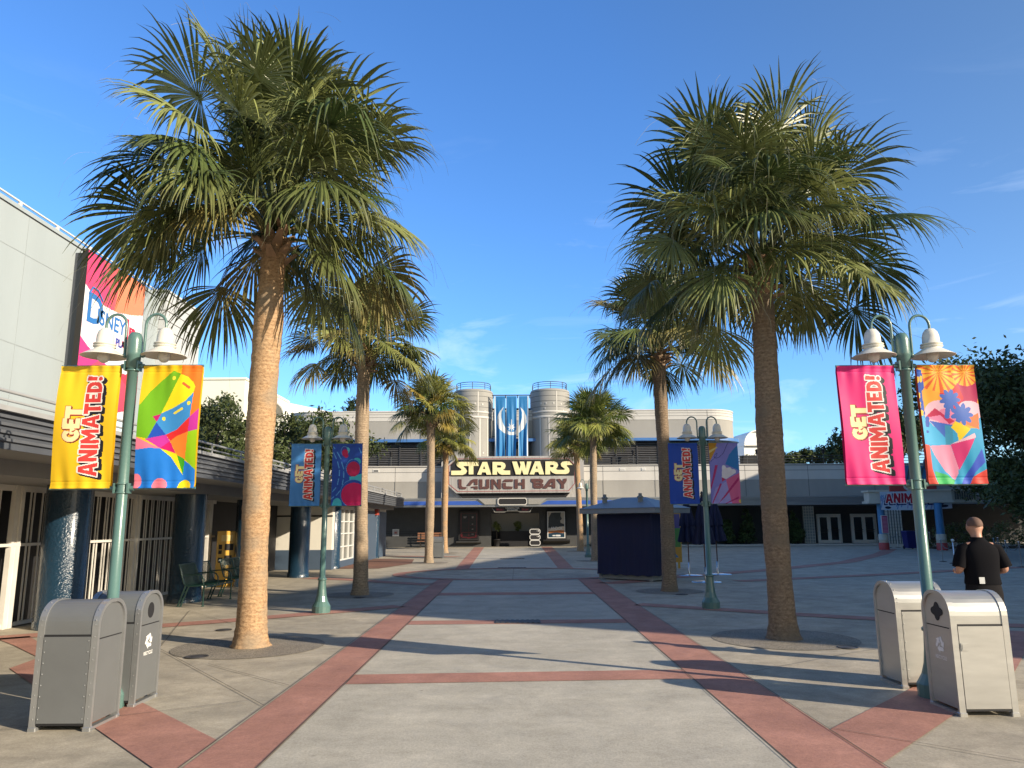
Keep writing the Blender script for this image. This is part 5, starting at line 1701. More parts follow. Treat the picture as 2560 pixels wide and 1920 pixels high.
def make_bin(loc, body_m, edge_m, side, kind, label, rivets=True):
    root = thing('litter_bin', (*loc, 0), label, 'bin', 'litter bins by the lamp posts')
    hx = BW / 2
    b = MB()
    b.prism([arch(BD / 2 - .008, BH - .008, .20, .055)], lambda a, c, d: (d, a, c), -hx + .02, hx - .02)
    for i in range(len(b.sm)):
        b.sm[i] = False
    b.build('body', body_m, root, local=True)
    for s_ in (-1, 1):
        b = MB()
        x0, x1 = sorted((s_ * (hx - .055), s_ * hx))
        b.prism([arch(BD / 2, BH, .205, .03), arch(BD / 2 - .03, BH - .03, .18, .0)], lambda a, c, d: (d, a, c), x0, x1)
        if rivets:
            for yy in (-BD / 2, BD / 2):
                for k in range(9):
                    b.ball((s_ * (hx - .027), yy, .10 + .095 * k), .0052, n=6, m=4)
            for k in range(7):
                a = math.pi * (k + .5) / 7
                b.ball((s_ * (hx - .027), (BD / 2 - .2) * (1 if a < 1.57 else -1) + .205 * math.cos(a), BH - .205 + .205 * math.sin(a)), .0052, n=6, m=4)
        fr = b.build('end_frame', edge_m, root, local=True)
        for yy in (-BD / 2 + .02, BD / 2 - .02):
            b = MB()
            b.rbox(s_ * (hx - .03) - .035, s_ * (hx - .03) + .035, yy - .028, yy + .028, 0, .035, .006)
            b.build('foot', edge_m, root, local=True)
        # arched end panel with the flap line
        b = MB()
        xe = s_ * (hx - .018)
        b.prism([arch(BD / 2 - .032, BH - .032, .178, .06)], lambda a, c, d: (d, a, c), *sorted((xe, xe - s_ * .01)))
        pn = b.build('end_panel', body_m, root, local=True)
        b = MB()
        xo = s_ * (hx - .0165)
        b.box(min(xo, xo - s_ * .002), max(xo, xo - s_ * .002), -.20, .20, .733, .743)
        if kind == 'flap':
            b.box(min(xo, xo - s_ * .002), max(xo, xo - s_ * .002), -.205, -.202, .07, .735)
        elif s_ == side:
            c0 = (0, .87)
            if kind == 'round':
                loop = [(c0[0] + .062 * math.cos(k * math.pi / 12), c0[1] + .075 * math.sin(k * math.pi / 12)) for k in range(24)]
            else:
                loop = []
                for k in range(48):
                    a = 2 * math.pi * k / 48
                    rr = .048 + .052 * abs(math.cos(a)) ** 5 + .045 * abs(math.sin(a)) ** 5
                    loop.append((c0[0] + rr * math.cos(a), c0[1] + rr * math.sin(a) * .9))
            b.prism([loop], lambda a, c, d: (d, a, c), *sorted((xo, xo + s_ * .003)))
        b.build('opening', M_black, pn, local=True)
        if kind != 'flap' and s_ == side:
            b = MB()
            for k in range(3):
                b.prism([arrow(0, .575, .085, -k * 2 * math.pi / 3)], lambda a, c, d: (d, a * side, c), *sorted((xo, xo + s_ * .002)))
            text_mb(b, 'RECYCLE', .045, lambda a, c, d: (d, a * side, .46 + c), xo + s_ * .002, 0, 0, .001)
            b.build('recycle_mark', M_whitemark, pn, local=True)
    # front panel: door or riveted sheet
    for s_ in (-1, 1):
        b = MB()
        yy = s_ * (BD / 2)
        b.box(-hx + .060, hx - .060, *sorted((yy - s_ * .006, yy + s_ * .003)),   .065, .764)
        d = b.build('front_panel', body_m, root, local=True)
        b = MB()
        b.box(-hx + .052, hx - .052, *sorted((yy - s_ * .006, yy - s_ * .004)), .045, .782)
        b.build('panel_gap', M_black, d, local=True)
        b = MB()
        if rivets and kind == 'flap':
            for k in range(8):
                b.ball((hx - .073, yy + s_ * .004, .10 + .09 * k), .0052, n=6, m=4)
                b.ball((-hx + .073, yy + s_ * .004, .10 + .09 * k), .006, n=6, m=4)
            b.build('rivets', edge_m, d, local=True)
        else:
            xx = -hx + .105
            b.box(xx - .036, xx + .036, *sorted((yy + s_ * .003, yy + s_ * .010)), .555, .62)
            b.box(xx - .027, xx + .012, *sorted((yy + s_ * .010, yy + s_ * .013)), .563, .612)
            b.build('latch', edge_m, d, local=True)
    return root
make_bin((-3.83, 7.0), M_bingrey, M_binedge, 1, 'flap', 'nearest painted grey bin with rivets, in front of the left lamp post')
make_bin((-3.87, 7.83), M_bingrey, M_binedge, 1, 'round', 'painted grey bin with a round hole and recycling mark, behind the left lamp post')
make_bin((4.18, 7.29), M_binsteel, M_binsteel, -1, 'plus', 'steel bin with a cross-shaped hole and latch, in front of the right lamp post', False)
make_bin((4.25, 8.42), M_binsteel, M_binsteel, -1, 'flap', 'steel bin with riveted edges behind the right lamp post')
make_bin((-3.74, 38.7), M_bingrey, M_bingrey, 1, 'round', 'small far grey bin behind the third left palm trunk')
# ------------------------------------------------------------------ benches under the arcade
bn = thing('bench', (-6.86, 17.4, 0), 'dark green slatted metal bench nearest the camera, by the second navy column', 'bench', 'green metal benches')
prof = [(-.30, .88), (-.27, .80), (-.22, .62), (-.17, .48), (-.12, .435), (-.02, .42), (.12, .425), (.22, .44), (.27, .425), (.28, .39)]
b = MB()
for k in range(31):
    y = -.76 + 1.52 * k / 30
    b.tube([(x, y, z) for x, z in prof[:5]], .007, 5)
for z, x in ((.87, -.297), (.62, -.222)):
    b.tube([(x, -.8, z), (x, .8, z)], .014, 6)
b.build('backrest', M_bench, bn, local=True)
b = MB()
for k in range(31):
    y = -.76 + 1.52 * k / 30
    b.tube([(x, y, z) for x, z in prof[4:]], .007, 5)
for z, x in ((.425, -.10), (.39, .28)):
    b.tube([(x, -.8, z), (x, .8, z)], .014, 6)
b.build('seat', M_bench, bn, local=True)
for y in (-.8, 0, .8):
    b = MB()
    b.tube([(x, y, z) for x, z in prof], .016, 6)
    if y:
        b.tube([(-.13, y, .43), (-.27, y, .02)], .016, 6)
        b.tube([(-.06, y, .42), (-.21, y, .02)], .016, 6)
        for q in (.3, .65):
            b.tube([(-.13 - .14 * q, y, .43 - .41 * q), (-.06 - .15 * q, y, .42 - .4 * q)], .012, 5)
        b.tube([(.26, y, .42), (.26, y, .02)], .017, 6)
        b.box(-.29, -.19, y - .02, y + .02, 0, .02)
        b.box(.235, .285, y - .025, y + .025, 0, .02)
    b.build('end_frame', M_bench, bn, local=True)
    b = MB()
    b.tube([(-.23, y, .64), (-.05, y, .66), (.12, y, .66), (.20, y, .63), (.245, y, .56), (.25, y, .45)], .015, 6)
    b.build('armrest', M_bench, bn, local=True)
dup(bn, (-6.86, 19.65, 0), label='dark green slatted metal bench further back, before the gold machine')
wb = thing('bench', (-6.0, 55.8, 0), 'brown wooden bench against the dark theatre wall, left of the red poster case', 'bench')
b = MB()
for k in range(3):
    b.rbox(-.95, .95, -.25 + .15 * k, -.13 + .15 * k, .43, .47)
b.build('seat', M_wood, wb, local=True)
b = MB()
for z in (.60, .78, .94):
    b.rbox(-.95, .95, .22, .26, z, z + .12)
b.build('backrest', M_wood, wb, local=True)
for x in (-.7, .7):
    b = MB()
    b.box(x - .03, x + .03, -.2, .2, 0, .43)
    b.box(x - .03, x + .03, .2, .24, 0, 1.0)
    b.build('leg', M_frame, wb, local=True)

# ------------------------------------------------------------------ gold coin-press machine
vm = thing('vending_machine', (-8.2, 22.0, 0), 'gold yellow vending cabinet with black panels behind the green benches', 'machine', rz=R(22))
b = MB()
b.rbox(-.24, .24, -.28, .28, .04, 1.53, .015)
b.box(-.22, .22, -.26, .26, 0, .04)
b.build('cabinet', M_vend, vm, local=True)
b = MB()
b.box(-.13, .17, -.288, -.28, 1.25, 1.42)
b.build('notice', mat('pale_gold', (.72, .55, .22), .4), vm, local=True)
b = MB()
for (x0, x1, z0, z1) in ((-.03, .20, 1.0, 1.18), (-.03, .17, .60, .86), (-.19, -.10, 1.03, 1.16), (-.19, -.10, .90, 1.0), (-.19, -.08, .66, .80)):
    b.box(x0, x1, -.292, -.28, z0, z1)
b.build('black_panel', M_black, vm, local=True)
b = MB()
for x in (-.01, .05, .11):
    b.lathe((x + .02, -.293, .63), [(.022, -.005), (.022, .005)], 10)
b.box(-.175, -.115, -.296, -.292, .70, .74)
b.build('coin_slot', M_chrome, vm, local=True)

# ------------------------------------------------------------------ kiosk under navy canvas
ks = thing('kiosk', (3.75, 23.62, 0), 'shut vendor kiosk wrapped in navy canvas under a grey hip roof', 'kiosk', rz=R(-42))
hw, hd = .98, .62
b = MB()
nS = 96
def rect_pt(q, ex):
    """perimeter point of the canvas, q in 0..1, with soft pleats"""
    per = 4 * (hw + hd)
    s_ = (q % 1) * per
    a, c = hw + ex, hd + ex
    if s_ < 2 * hw:
        p, n_ = (-hw + s_, -hd), (0, -1)
    elif s_ < 2 * hw + 2 * hd:
        p, n_ = (hw, -hd + s_ - 2 * hw), (1, 0)
    elif s_ < 4 * hw + 2 * hd:
        p, n_ = (hw - (s_ - 2 * hw - 2 * hd), hd), (0, 1)
    else:
        p, n_ = (-hw, hd - (s_ - 4 * hw - 2 * hd)), (-1, 0)
    return p[0] + n_[0] * ex, p[1] + n_[1] * ex
zs = [.16, .3, .6, 1.0, 1.4, 1.75, 1.95]
vs = []
for z in zs:
    for k in range(nS):
        q = k / nS
        fl_ = .05 * math.exp(-(z - .16) / .15)
        pl = .012 * math.sin(k * 1.9) * (1.1 - z / 2) + .008 * math.sin(k * .7 + z * 3)
        x, y = rect_pt(q, fl_ + pl)
        vs.append((x, y, z + (.015 * math.sin(k * 1.1) if z < .2 else 0)))
fs = []
for i in range(len(zs) - 1):
    for k in range(nS):
        j = (k + 1) % nS
        fs.append((i * nS + k, i * nS + j, (i + 1) * nS + j, (i + 1) * nS + k))
b.add(vs, fs, True)
b.build('canvas', M_navycloth, ks, local=True)
b = MB()
b.box(-hw + .03, hw - .03, -hd + .03, hd - .03, .03, .22)
for x in (-hw + .03, hw - .15):
    b.box(x, x + .12, -hd + .01, -hd + .03, 0, .22)
b.build('plinth', M_kioskbase, ks, local=True)
b = MB()
ew, ed = 1.36, 1.0
b.box(-ew, ew, -ed, ed, 1.97, 2.12)
b.build('roof_fascia', M_kioskfascia, ks, local=True)
b = MB()
e2w, e2d = ew + .03, ed + .03
v8 = [(-e2w, -e2d, 2.122), (e2w, -e2d, 2.122), (e2w, e2d, 2.122), (-e2w, e2d, 2.122), (-.42, 0, 2.46), (.42, 0, 2.46)]
b.add(v8, [(0, 1, 5, 4), (1, 2, 5), (2, 3, 4, 5), (3, 0, 4), (3, 2, 1, 0)])
b.build('roof', M_kioskroof, ks, local=True)
for x in (-.80, .50):
    b = MB()
    b.lathe((x, -.42, 0), [(.085, 2.2), (.085, 2.42), (.11, 2.43), (.11, 2.46), (.06, 2.50), (.06, 2.56), (.001, 2.57)], 6, smooth=False)
    b.build('roof_vent', M_kioskbase, ks, local=True)

def umbrella(x, y, label, rz):
    root = thing('closed_umbrella', (x, y, 0), label, 'umbrella', 'furled navy umbrellas', rz)
    b = MB()
    b.lathe((0, 0, 0), [(.001, .04), (.05, .04), (.42, .012), (.44, .0)], 36)
    b.lathe((0, 0, 0), [(.035, .03), (.035, .42), (.001, .42)], 12)
    b.build('base_plate', M_chrome, root, local=True)
    b = MB()
    b.tube([(0, 0, .3), (0, 0, 2.5)], .019, 8)
    b.build('pole', M_pole_red, root, local=True)
    def skirt(prof, amp):
        m = MB()
        n = 72
        vs = []
        for r, z in prof:
            for k in range(n):
                a = 2 * math.pi * k / n
                f = 1 + amp * math.sin(8 * a) * (r / .3) ** .5 + .06 * math.sin(19 * a + z * 5)
                vs.append((r * f * math.cos(a), r * f * math.sin(a), z + .025 * math.sin(8 * a + 1) * (r / .3)))
        fs = []
        for i in range(len(prof) - 1):
            for k in range(n):
                j = (k + 1) % n
                fs.append((i * n + k, i * n + j, (i + 1) * n + j, (i + 1) * n + k))
        return m.add(vs, fs, True)
    skirt([(.27, 1.07), (.25, 1.2), (.2, 1.45), (.13, 1.75), (.08, 2.05), (.05, 2.3)], .28).build('canopy', M_navycloth, root, local=True)
    skirt([(.22, 1.58), (.2, 1.75), (.15, 2.0), (.09, 2.25), (.03, 2.42)], .26).build('upper_tier', M_navycloth, root, local=True)
    b = MB()
    b.lathe((0, 0, 0), [(.03, 2.42), (.05, 2.45), (.03, 2.49), (.045, 2.53), (.02, 2.58), (.001, 2.59)], 12)
    b.build('finial', M_frame, root, local=True)
umbrella(5.72, 25.2, 'furled navy umbrella on a pale base, left one beside the kiosk', .3)
umbrella(5.55, 22.4, 'furled navy umbrella nearest the camera, half behind the right lamp post', 1.1)
umbrella(6.75, 25.6, 'furled navy umbrella mostly hidden behind the right lamp post', 2.0)

bd = thing('picture_board', (5.55, 29, 0), 'bright patchwork picture board with a yellow edge behind the furled umbrellas', 'board')
art = [((200, 35, 60), 'p', [(.0, .55), (.6, .55), (.6, 1), (0, 1)]), ((50, 150, 70), 'p', [(.55, .3), (1, .3), (1, .7), (.55, .7)]), ((235, 110, 40), 'p', [(0, .1), (.5, .1), (.6, .4), (0, .55)]),
       ((60, 60, 160), 'p', [(.6, .7), (1, .7), (1, 1), (.6, 1)]), ((190, 60, 140), 'e', (.7, .45), .15, .12), ((240, 220, 80), 'e', (.3, .7), .12, .1), ((40, 140, 200), 'p', [(.5, .08), (.95, .08), (.7, .3)])]
C = paint(1.5, 1.5, 60, 60, art, (225, 165, 40), .5)  # print dimmed evenly to carry the shade the board stands in
printed('print', 1.5, 1.5, C, lambda u, v: (-.75 + 1.5 * u, np.full(u.shape, -.031), .25 + 1.75 * v), M_board, bd, local=True)
b = MB()
b.box(-.78, .78, -.03, .03, .22, 2.03)
b.box(-.7, -.62, -.03, .03, 0, .22)
b.box(.62, .7, -.03, .03, 0, .22)
b.build('frame', mat('yellow_edge', (.40, .24, .03), .5), bd, local=True)

# ------------------------------------------------------------------ things on and under the theatre front
pc = thing('poster_case', (-3.2, 56.4, 0), 'black wall case with a dark red lit-line display left of the entrance', 'poster')
b = MB()
b.box(-3.98, -2.48, 56.28, 56.5, .48, 2.62)
b.build('case', M_black, pc)
art = [((60, 12, 18), 'p', [(.03, .03), (.97, .03), (.97, .97), (.03, .97)]), ((12, 8, 10), 'p', [(.05, .04), (.95, .04), (.95, .96), (.05, .96)])]
for L_ in ([(.06, .95), (.06, .12), (.14, .06), (.36, .06), (.42, .03), (.58, .03), (.64, .06), (.86, .06), (.94, .12), (.94, .95)], [(.1, .24), (.9, .24)], [(.5, .1), (.5, .24)], [(.12, .1), (.12, .24)], [(.88, .1), (.88, .24)]):
    art.append(((105, 18, 30), 'l', L_, .014))
for L_ in ([(.06, .95), (.94, .95)], [(.5, .24), (.5, .93)], [(.1, .6), (.48, .6)], [(.1, .4), (.9, .4)], [(.54, .5), (.9, .5)], [(.54, .7), (.9, .7)]):
    art.append(((70, 12, 22), 'l', L_, .008))
for (x, y, w_) in ((.2, .83, .16), (.22, .79, .1), (.66, .83, .1), (.68, .79, .06), (.68, .55, .05), (.68, .36, .06), (.66, .17, .1)):
    art.append(((190, 180, 180), 'l', [(x, y), (x + w_, y)], .014))
C = paint(1.3, 1.9, 80, 116, art, (5, 5, 6), .8)
printed('display', 1.3, 1.9, C, lambda u, v: (-3.88 + 1.3 * u, np.full(u.shape, 56.27), .6 + 1.9 * v), M_board, pc)
b = MB()
b.prism([[(56.5, .46), (56.1, .34), (56.5, .24)]], lambda a, c, d: (d, a, c), -4.15, -2.32)
b.build('sill', M_darkwall, pc)
mp_ = thing('film_poster', (3.15, 56.3, 0), 'white framed poster of a dark figure over an orange skyline right of the entrance', 'poster')
b = MB()
b.box(2.42, 3.92, 56.24, 56.5, .50, 2.62)
b.prism([[(56.24, .5), (56.05, .40), (56.5, .2)]], lambda a, c, d: (d, a, c), 2.2, 4.15)
b.build('case', M_black, mp_)
b = MB()
b.prism([[(2.52, .60), (3.82, .60), (3.82, 2.52), (2.52, 2.52)], [(2.58, .66), (3.76, .66), (3.76, 2.46), (2.58, 2.46)]], XZ, 56.2, 56.24)
b.build('frame', M_rail, mp_)
art = [((195, 185, 170), 'p', [(0, .4), (1, .4), (1, 1), (0, 1)]), ((35, 38, 46), 'p', [(0, .42), (.05, .8), (.2, .98), (.45, 1), (.8, 1), (.78, .86), (.86, .74), (.76, .66), (.78, .58), (1, .52), (1, .38), (0, .38)]),
       ((18, 20, 24), 'p', [(.3, .95), (.6, 1), (.78, .95), (.7, .8), (.6, .7), (.45, .75)]), ((235, 215, 190), 'p', [(0, .3), (.35, .36), (.7, .42), (1, .44), (1, .22), (0, .22)]),
       ((205, 120, 50), 'p', [(0, .18), (1, .18), (1, .27), (.7, .29), (.4, .26), (0, .25)]), ((30, 60, 80), 'p', [(0, 0), (1, 0), (1, .16), (.5, .20), (0, .16)]),
       ((230, 230, 230), 'l', [(.3, .07), (.42, .07)], .04), ((230, 230, 230), 'l', [(.52, .07), (.72, .07)], .05)]
C = paint(1.18, 1.8, 70, 108, art, (190, 185, 175), .8)
printed('poster_print', 1.18, 1.8, C, lambda u, v: (2.58 + 1.18 * u, np.full(u.shape, 56.225), .66 + 1.8 * v), M_board, mp_)
b = MB()
text_mb(b, 'ANDOR', .26, lambda a, c, d: (3.2 + a * .9, d, 1.30 + c * 1.15), 56.215, 0, 0, .006)
b.build('title', M_whitemark, mp_)
o = thing('wall_notice', (-8.6, 56.4, 1), 'small white framed notice on the dark wall behind the left palms', 'notice')
b = MB()
b.box(-8.85, -8.37, 56.44, 56.5, .82, 1.32)
b.build('frame', M_rail, o)
b = MB()
b.box(-8.78, -8.44, 56.435, 56.44, .89, 1.25)
b.box(-8.70, -8.52, 56.43, 56.435, .99, 1.14, 1)
b.build('notice_sheet', [mat('notice_grey', (.45, .40, .38), .6), mat('notice_red', (.35, .12, .1), .6)], o)
isg = thing('info_sign', (1.58, 55.6, 0), 'free-standing sign of three stacked black plaques with white rounded outlines', 'sign')
for k in range(3):
    z0 = .10 + .40 * k
    b = MB()
    b.prism([bar8(1.2, 1.98, z0, z0 + .385, .1)], XZ, 55.62, 55.68)
    pl = b.build('plaque', M_black, isg)
    b = MB()
    b.prism([bar8(1.2, 1.98, z0, z0 + .385, .1), bar8(1.245, 1.935, z0 + .045, z0 + .34, .075)], XZ, 55.59, 55.62)
    if k:
        b.box(1.80, 1.90, 55.6, 55.62, z0 + .2, z0 + .27)
        b.box(1.72, 1.76, 55.6, 55.62, z0 + .22, z0 + .26)
    b.build('outline', M_rail, pl)
b = MB()
b.box(1.25, 1.93, 55.68, 55.95, 0, .1)
b.build('foot', M_black, isg)
for (x, y, lab, sd) in ((-1.2, 56.9, 'clipped green topiary at the left side of the dark entrance', 51), (.33, 57.5, 'round green topiary in the middle of the dark entrance', 52)):
    root = thing('topiary', (x, y, 0), lab, 'plant', 'topiaries in the entrance')
    b = MB()
    b.lathe((0, 0, 0), [(.18, 0), (.25, .5), (.27, .5), (.27, .55), (.01, .52)], 16)
    b.build('pot', M_black, root, local=True)
    b = MB()
    b.tube([(0, 0, .5), (0, 0, 1.2)], .03, 6)
    b.build('stem', M_bark, root, local=True)
    V, F, C = leaves(sd, [(0, 0, 1.55, .26, .26, .26), (.05, 0, 1.32, .2, .2, .2)], 1600, .04, (.16, .20, .06))  # leaf green raised to stand in for sun on the topiaries
    link_mesh('foliage', np_mesh('foliage', V, F, M_oakleaf, C), root, local=True)
o = thing('red_sign', (-7, 38.5, 2.3), 'small red box sign high on the far navy column', 'sign')
b = MB()
b.rbox(-7.42, -6.78, 38.45, 38.84, 2.14, 2.43, .02)
b.build('box', mat('sign_red', (.36, .05, .03), .5), o)
b = MB()
for k in range(7):
    b.box(-7.32 + .07 * k, -7.28 + .07 * k, 38.443, 38.45, 2.24, 2.24 + .06 + .03 * (k % 2))
b.build('mark', mat('sign_orange', (.45, .16, .06), .5), o)
for (x, lab) in ((-8.94, 'slim black lantern on the terrace rail right of the second left palm'), (-13.43, 'slim black lantern on the terrace rail between the pale blue flag pair'.replace('flag pair', 'flag and its post')),
                 (8.9, 'slim black lantern on the terrace rail left of the kiosk palm'), (18.0, 'slim black lantern on the terrace rail by the theatre right corner'), (22.9, 'slim black lantern on the terrace rail near the pink flag')):
    root = thing('terrace_lantern', (x, 55.6, 5.86), lab, 'lantern', 'lanterns along the terrace rail')
    b = MB()
    b.tube([(0, 0, 0), (0, 0, .72)], .03, 8)
    b.build('post', M_darkrail, root, local=True)
    b = MB()
    b.lathe((0, 0, 0), [(.03, .72), (.08, .74), (.10, .80), (.10, .98), (.14, 1.0), (.06, 1.08), (.001, 1.10)], 12)
    b.build('head', M_black, root, local=True)
for (x, w_, lab) in ((8.0, .62, 'black equipment box on the terrace behind the thin right palm'), (17.75, .65, 'black equipment box on the terrace below the round-topped hall')):
    root = thing('equipment_box', (x, 56.5, 5.5), lab, 'box')
    b = MB()
    b.rbox(x - w_, x + w_, 56.2, 56.9, 5.5, 6.55, .03)
    b.build('case', M_black, root)
    b = MB()
    for z in (5.8, 6.05, 6.3):
        b.box(x - w_ + .1, x + w_ - .1, 56.19, 56.2, z, z + .05)
    b.build('vent', M_darkrail, root)

# ------------------------------------------------------------------ attraction gate on the right
gt = thing('attraction_gate', (23.6, 45.5, 0), 'painted gate with two blue columns and a cream balcony at the right', 'gate')
for (x, y) in ((22.12, 46.0), (24.85, 44.7)):
    b = MB()
    b.lathe((x, y, 0), [(.22, .92), (.21, 2.7)], 20)
    c = b.build('column', M_colblue, gt)
    b = MB()
    b.lathe((x, y, 0), [(.27, .42), (.27, .56), (.285, .57), (.285, .60), (.27, .61), (.27, .90), (.2, .93)], 20)
    b.build('column_drum', M_colcream, c)
    b = MB()
    b.lathe((x, y, 0), [(.29, 0), (.29, .40), (.27, .42)], 20)
    b.build('column_foot', M_colred, c)
b = MB()
b.prism([[(21.3, 46.6), (21.3, 45.7), (25.6, 44.3), (27.4, 44.6), (27.4, 47)]], XY, 2.72, 2.86)
b.prism([[(21.4, 46.5), (21.4, 45.8), (25.55, 44.42), (27.2, 44.7), (27.2, 46.8)]], XY, 2.86, 3.40)
b.prism([[(21.3, 46.6), (21.3, 45.7), (25.6, 44.3), (27.4, 44.6), (27.4, 47)]], XY, 3.40, 3.50)
b.build('balcony', M_colcream, gt)
b = MB()
for k in range(9):
    x = 25.75 + .15 * k
    b.box(x, x + .04, 44.38 + .02 * k, 44.42 + .02 * k, 2.9, 3.36)
b.build('balcony_bars', M_darkrail, gt)
b = MB()
b.box(22.3, 25.1, 45.05, 45.12, 3.36, 4.0)
gb_ = b.build('red_board', M_colred, gt)
b = MB()
text_mb(b, 'GET', .52, lambda a, c, d: (23.75 + a * 1.3, d, 3.66 + c), 45.04, 0, 0, .03)
b.build('lettering', M_rail, gb_)
b = MB()
arc_ = [(23.8 + 2.0 * math.cos(math.pi * k / 24), 3.95 + 1.0 * math.sin(math.pi * k / 24)) for k in range(25)]
b.prism([arc_], XZ, 45.2, 45.3)
ab = b.build('arched_board', M_colblue, gt)
b = MB()
for k in range(9):
    x = 22.2 + .4 * k
    h_ = .95 * math.sqrt(max(0, 1 - ((x - 23.8) / 2) ** 2))
    b.prism([[(x, 3.98), (x + .09, 3.98), (x + .30, 3.96 + h_ * .9), (x + .22, 3.96 + h_ * .9)]], XZ, 45.18, 45.2)
b.build('pale_stripes', M_slat, ab)
b = MB()
b.prism([[(25.05 + .55 * math.cos(a), 5.0 + .55 * math.sin(a)) for a in [2 * math.pi * k / 28 for k in range(28)]], [(25.05 + .47 * math.cos(a), 5.0 + .47 * math.sin(a)) for a in [2 * math.pi * k / 28 for k in range(28)]]], XZ, 45.1, 45.2)
b.build('ring', M_slat, ab)
# the banner below it
w, h = 4.0, 1.05
A, la = word('ANIMATED!', wob=.05, seed=9)
art = []
rnd = random.Random(6)
for k in range(46):
    x = rnd.uniform(-.05, 1.0)
    art.append(((120 + rnd.randint(0, 60), 165, 215), 'l', [(x, rnd.uniform(.25, 1.05)), (x - .05, rnd.uniform(.0, .7))], .008))
kk = 3.35 / la
def pl(gl, dx=0, dy=0):
    return [[(.28 + a * kk + dx, .38 + b_ * .55 + dy) for a, b_ in L_] for L_ in gl]
for q in (1, 2, 3):
    for gl in A:
        art.append(((20, 35, 110), 'm', pl(gl, -.022 * q, -.025 * q), .045))
for gl in A:
    art.append(((245, 245, 250), 'm', pl(gl), .045))
for gl in A:
    art.append(((195, 35, 55), 'm', pl(gl), 0))
for c_ in ((.1, .13, .045, .07), (.47, .14, .02, .07), (.89, .15, .06, .07)):
    art.append(((25, 30, 60), 'e', (c_[0], c_[1]), c_[2], c_[3]))
C = paint(w, h, 260, 70, art, (205, 222, 240), .85)
o = printed('entrance_banner', w, h, C, lambda u, v: (21.72 + u * w - .0 * v, 45.1 - .75 * (u - .3) * 0 - .35 * u + .03 * np.sin(u * 9) * (1 - v), 2.33 + v * h + .06 * u - .05 * np.sin(np.pi * u) * (1 - v)), M_cloth)
tag(o, 'white and blue banner with red comic capitals hung across the attraction gate', 'banner')
o = thing('notice_board', (22.1, 45.6, 0), 'narrow magenta notice strapped to the left blue gate column', 'notice')
b = MB()
b.box(21.93, 22.33, 45.66, 45.72, .96, 2.02)
b.build('frame', M_rail, o)
b = MB()
b.box(21.97, 22.29, 45.65, 45.66, 1.0, 1.98)
for k in range(12):
    b.box(22.0, 22.26, 45.644, 45.65, 1.05 + .075 * k, 1.08 + .075 * k, 1)
b.build('notice_sheet', [mat('magenta_sheet', (.42, .04, .16), .5), mat('pink_line', (.6, .35, .42), .5)], o)
bb = thing('blue_bin', (24.15, 46.9, 0), 'royal blue wheeled bin in front of the cream pillar at the gate', 'bin')
b = MB()
b.add([(-.26, -.28, .06), (.26, -.28, .06), (.26, .28, .06), (-.26, .28, .06), (-.32, -.34, .98), (.32, -.34, .98), (.32, .34, .98), (-.32, .34, .98)],
      [(0, 3, 2, 1), (4, 5, 6, 7), (0, 1, 5, 4), (1, 2, 6, 5), (2, 3, 7, 6), (3, 0, 4, 7)])
b.build('body', M_binblue, bb, local=True)
b = MB()
b.rbox(-.34, .34, -.37, .36, .98, 1.08, .03)
b.build('lid', M_binblue, bb, local=True)
for x in (-.26, .26):
    b = MB()
    b.tube([(x - .03, .27, .1), (x + .03, .27, .1)], .1, 14)
    b.build('wheel', M_black, bb, local=True)
pl_ = thing('glass_pillar', (25.3, 51, 0), 'cream glass-block pillar standing behind the attraction gate', 'pillar')
b = MB()
b.box(24.8, 25.85, 51, 51.5, 0, 2.8)
b.build('core', M_cream, pl_)
b = MB()
for k in range(12):
    b.box(24.78, 25.87, 50.98, 51.0, .2 + .21 * k, .215 + .21 * k)
for k in range(5):
    b.box(24.95 + .18 * k, 25.02 + .18 * k, 50.985, 51.0, .2, 2.7)
b.build('glass_joint', M_greyglass, pl_)

# ------------------------------------------------------------------ stanchions and ropes
sp = thing('stanchion', (24.19, 49.6, 0), 'white stanchion by the left blue gate column, first of the lit row', 'stanchion', 'stanchions by the gate')
b = MB()
b.lathe((0, 0, 0), [(.16, 0), (.16, .015), (.03, .035)], 20)
b.build('base', M_black, sp, local=True)
b = MB()
b.lathe((0, 0, 0), [(.026, .02), (.026, .93), (.036, .935), (.036, .96), (.02, .98), (.001, .985)], 10)
b.build('post', M_rail, sp, local=True)
for (x, y, lab) in ((24.69, 49.5, 'white stanchion, second of the lit row behind the gate column'), (25.21, 49.4, 'white stanchion just left of the royal blue bin'),
                    (26.62, 49.2, 'white stanchion right of the lamp post, left of its lit pair'), (26.98, 49.1, 'white stanchion right of the lamp post, right of its lit pair')):
    dup(sp, (x, y, 0), label=lab)
sq = thing('stanchion', (17.62, 30.9, 0), 'grey stanchion with a pale round head and wide black base, left of the man', 'stanchion', 'stanchions near the man')
b = MB()
b.lathe((0, 0, 0), [(.20, 0), (.20, .02), (.03, .045)], 24)
b.build('base', M_black, sq, local=True)
b = MB()
b.lathe((0, 0, 0), [(.024, .03), (.024, .86), (.001, .87)], 10)
b.build('post', M_chrome, sq, local=True)
b = MB()
b.lathe((0, 0, 0), [(.001, .84), (.05, .86), (.06, .91), (.05, .95), (.001, .97)], 12)
b.build('head', M_rail, sq, local=True)
sr = thing('stanchion', (17.98, 32.4, 0), 'slim dark stanchion furthest left behind the man', 'stanchion', 'stanchions near the man')
b = MB()
b.lathe((0, 0, 0), [(.14, 0), (.14, .015), (.03, .03)], 20)
b.build('base', M_black, sr, local=True)
b = MB()
b.lathe((0, 0, 0), [(.02, .02), (.02, .88), (.03, .885), (.03, .91), (.001, .92)], 10)
b.build('post', M_chrome, sr, local=True)
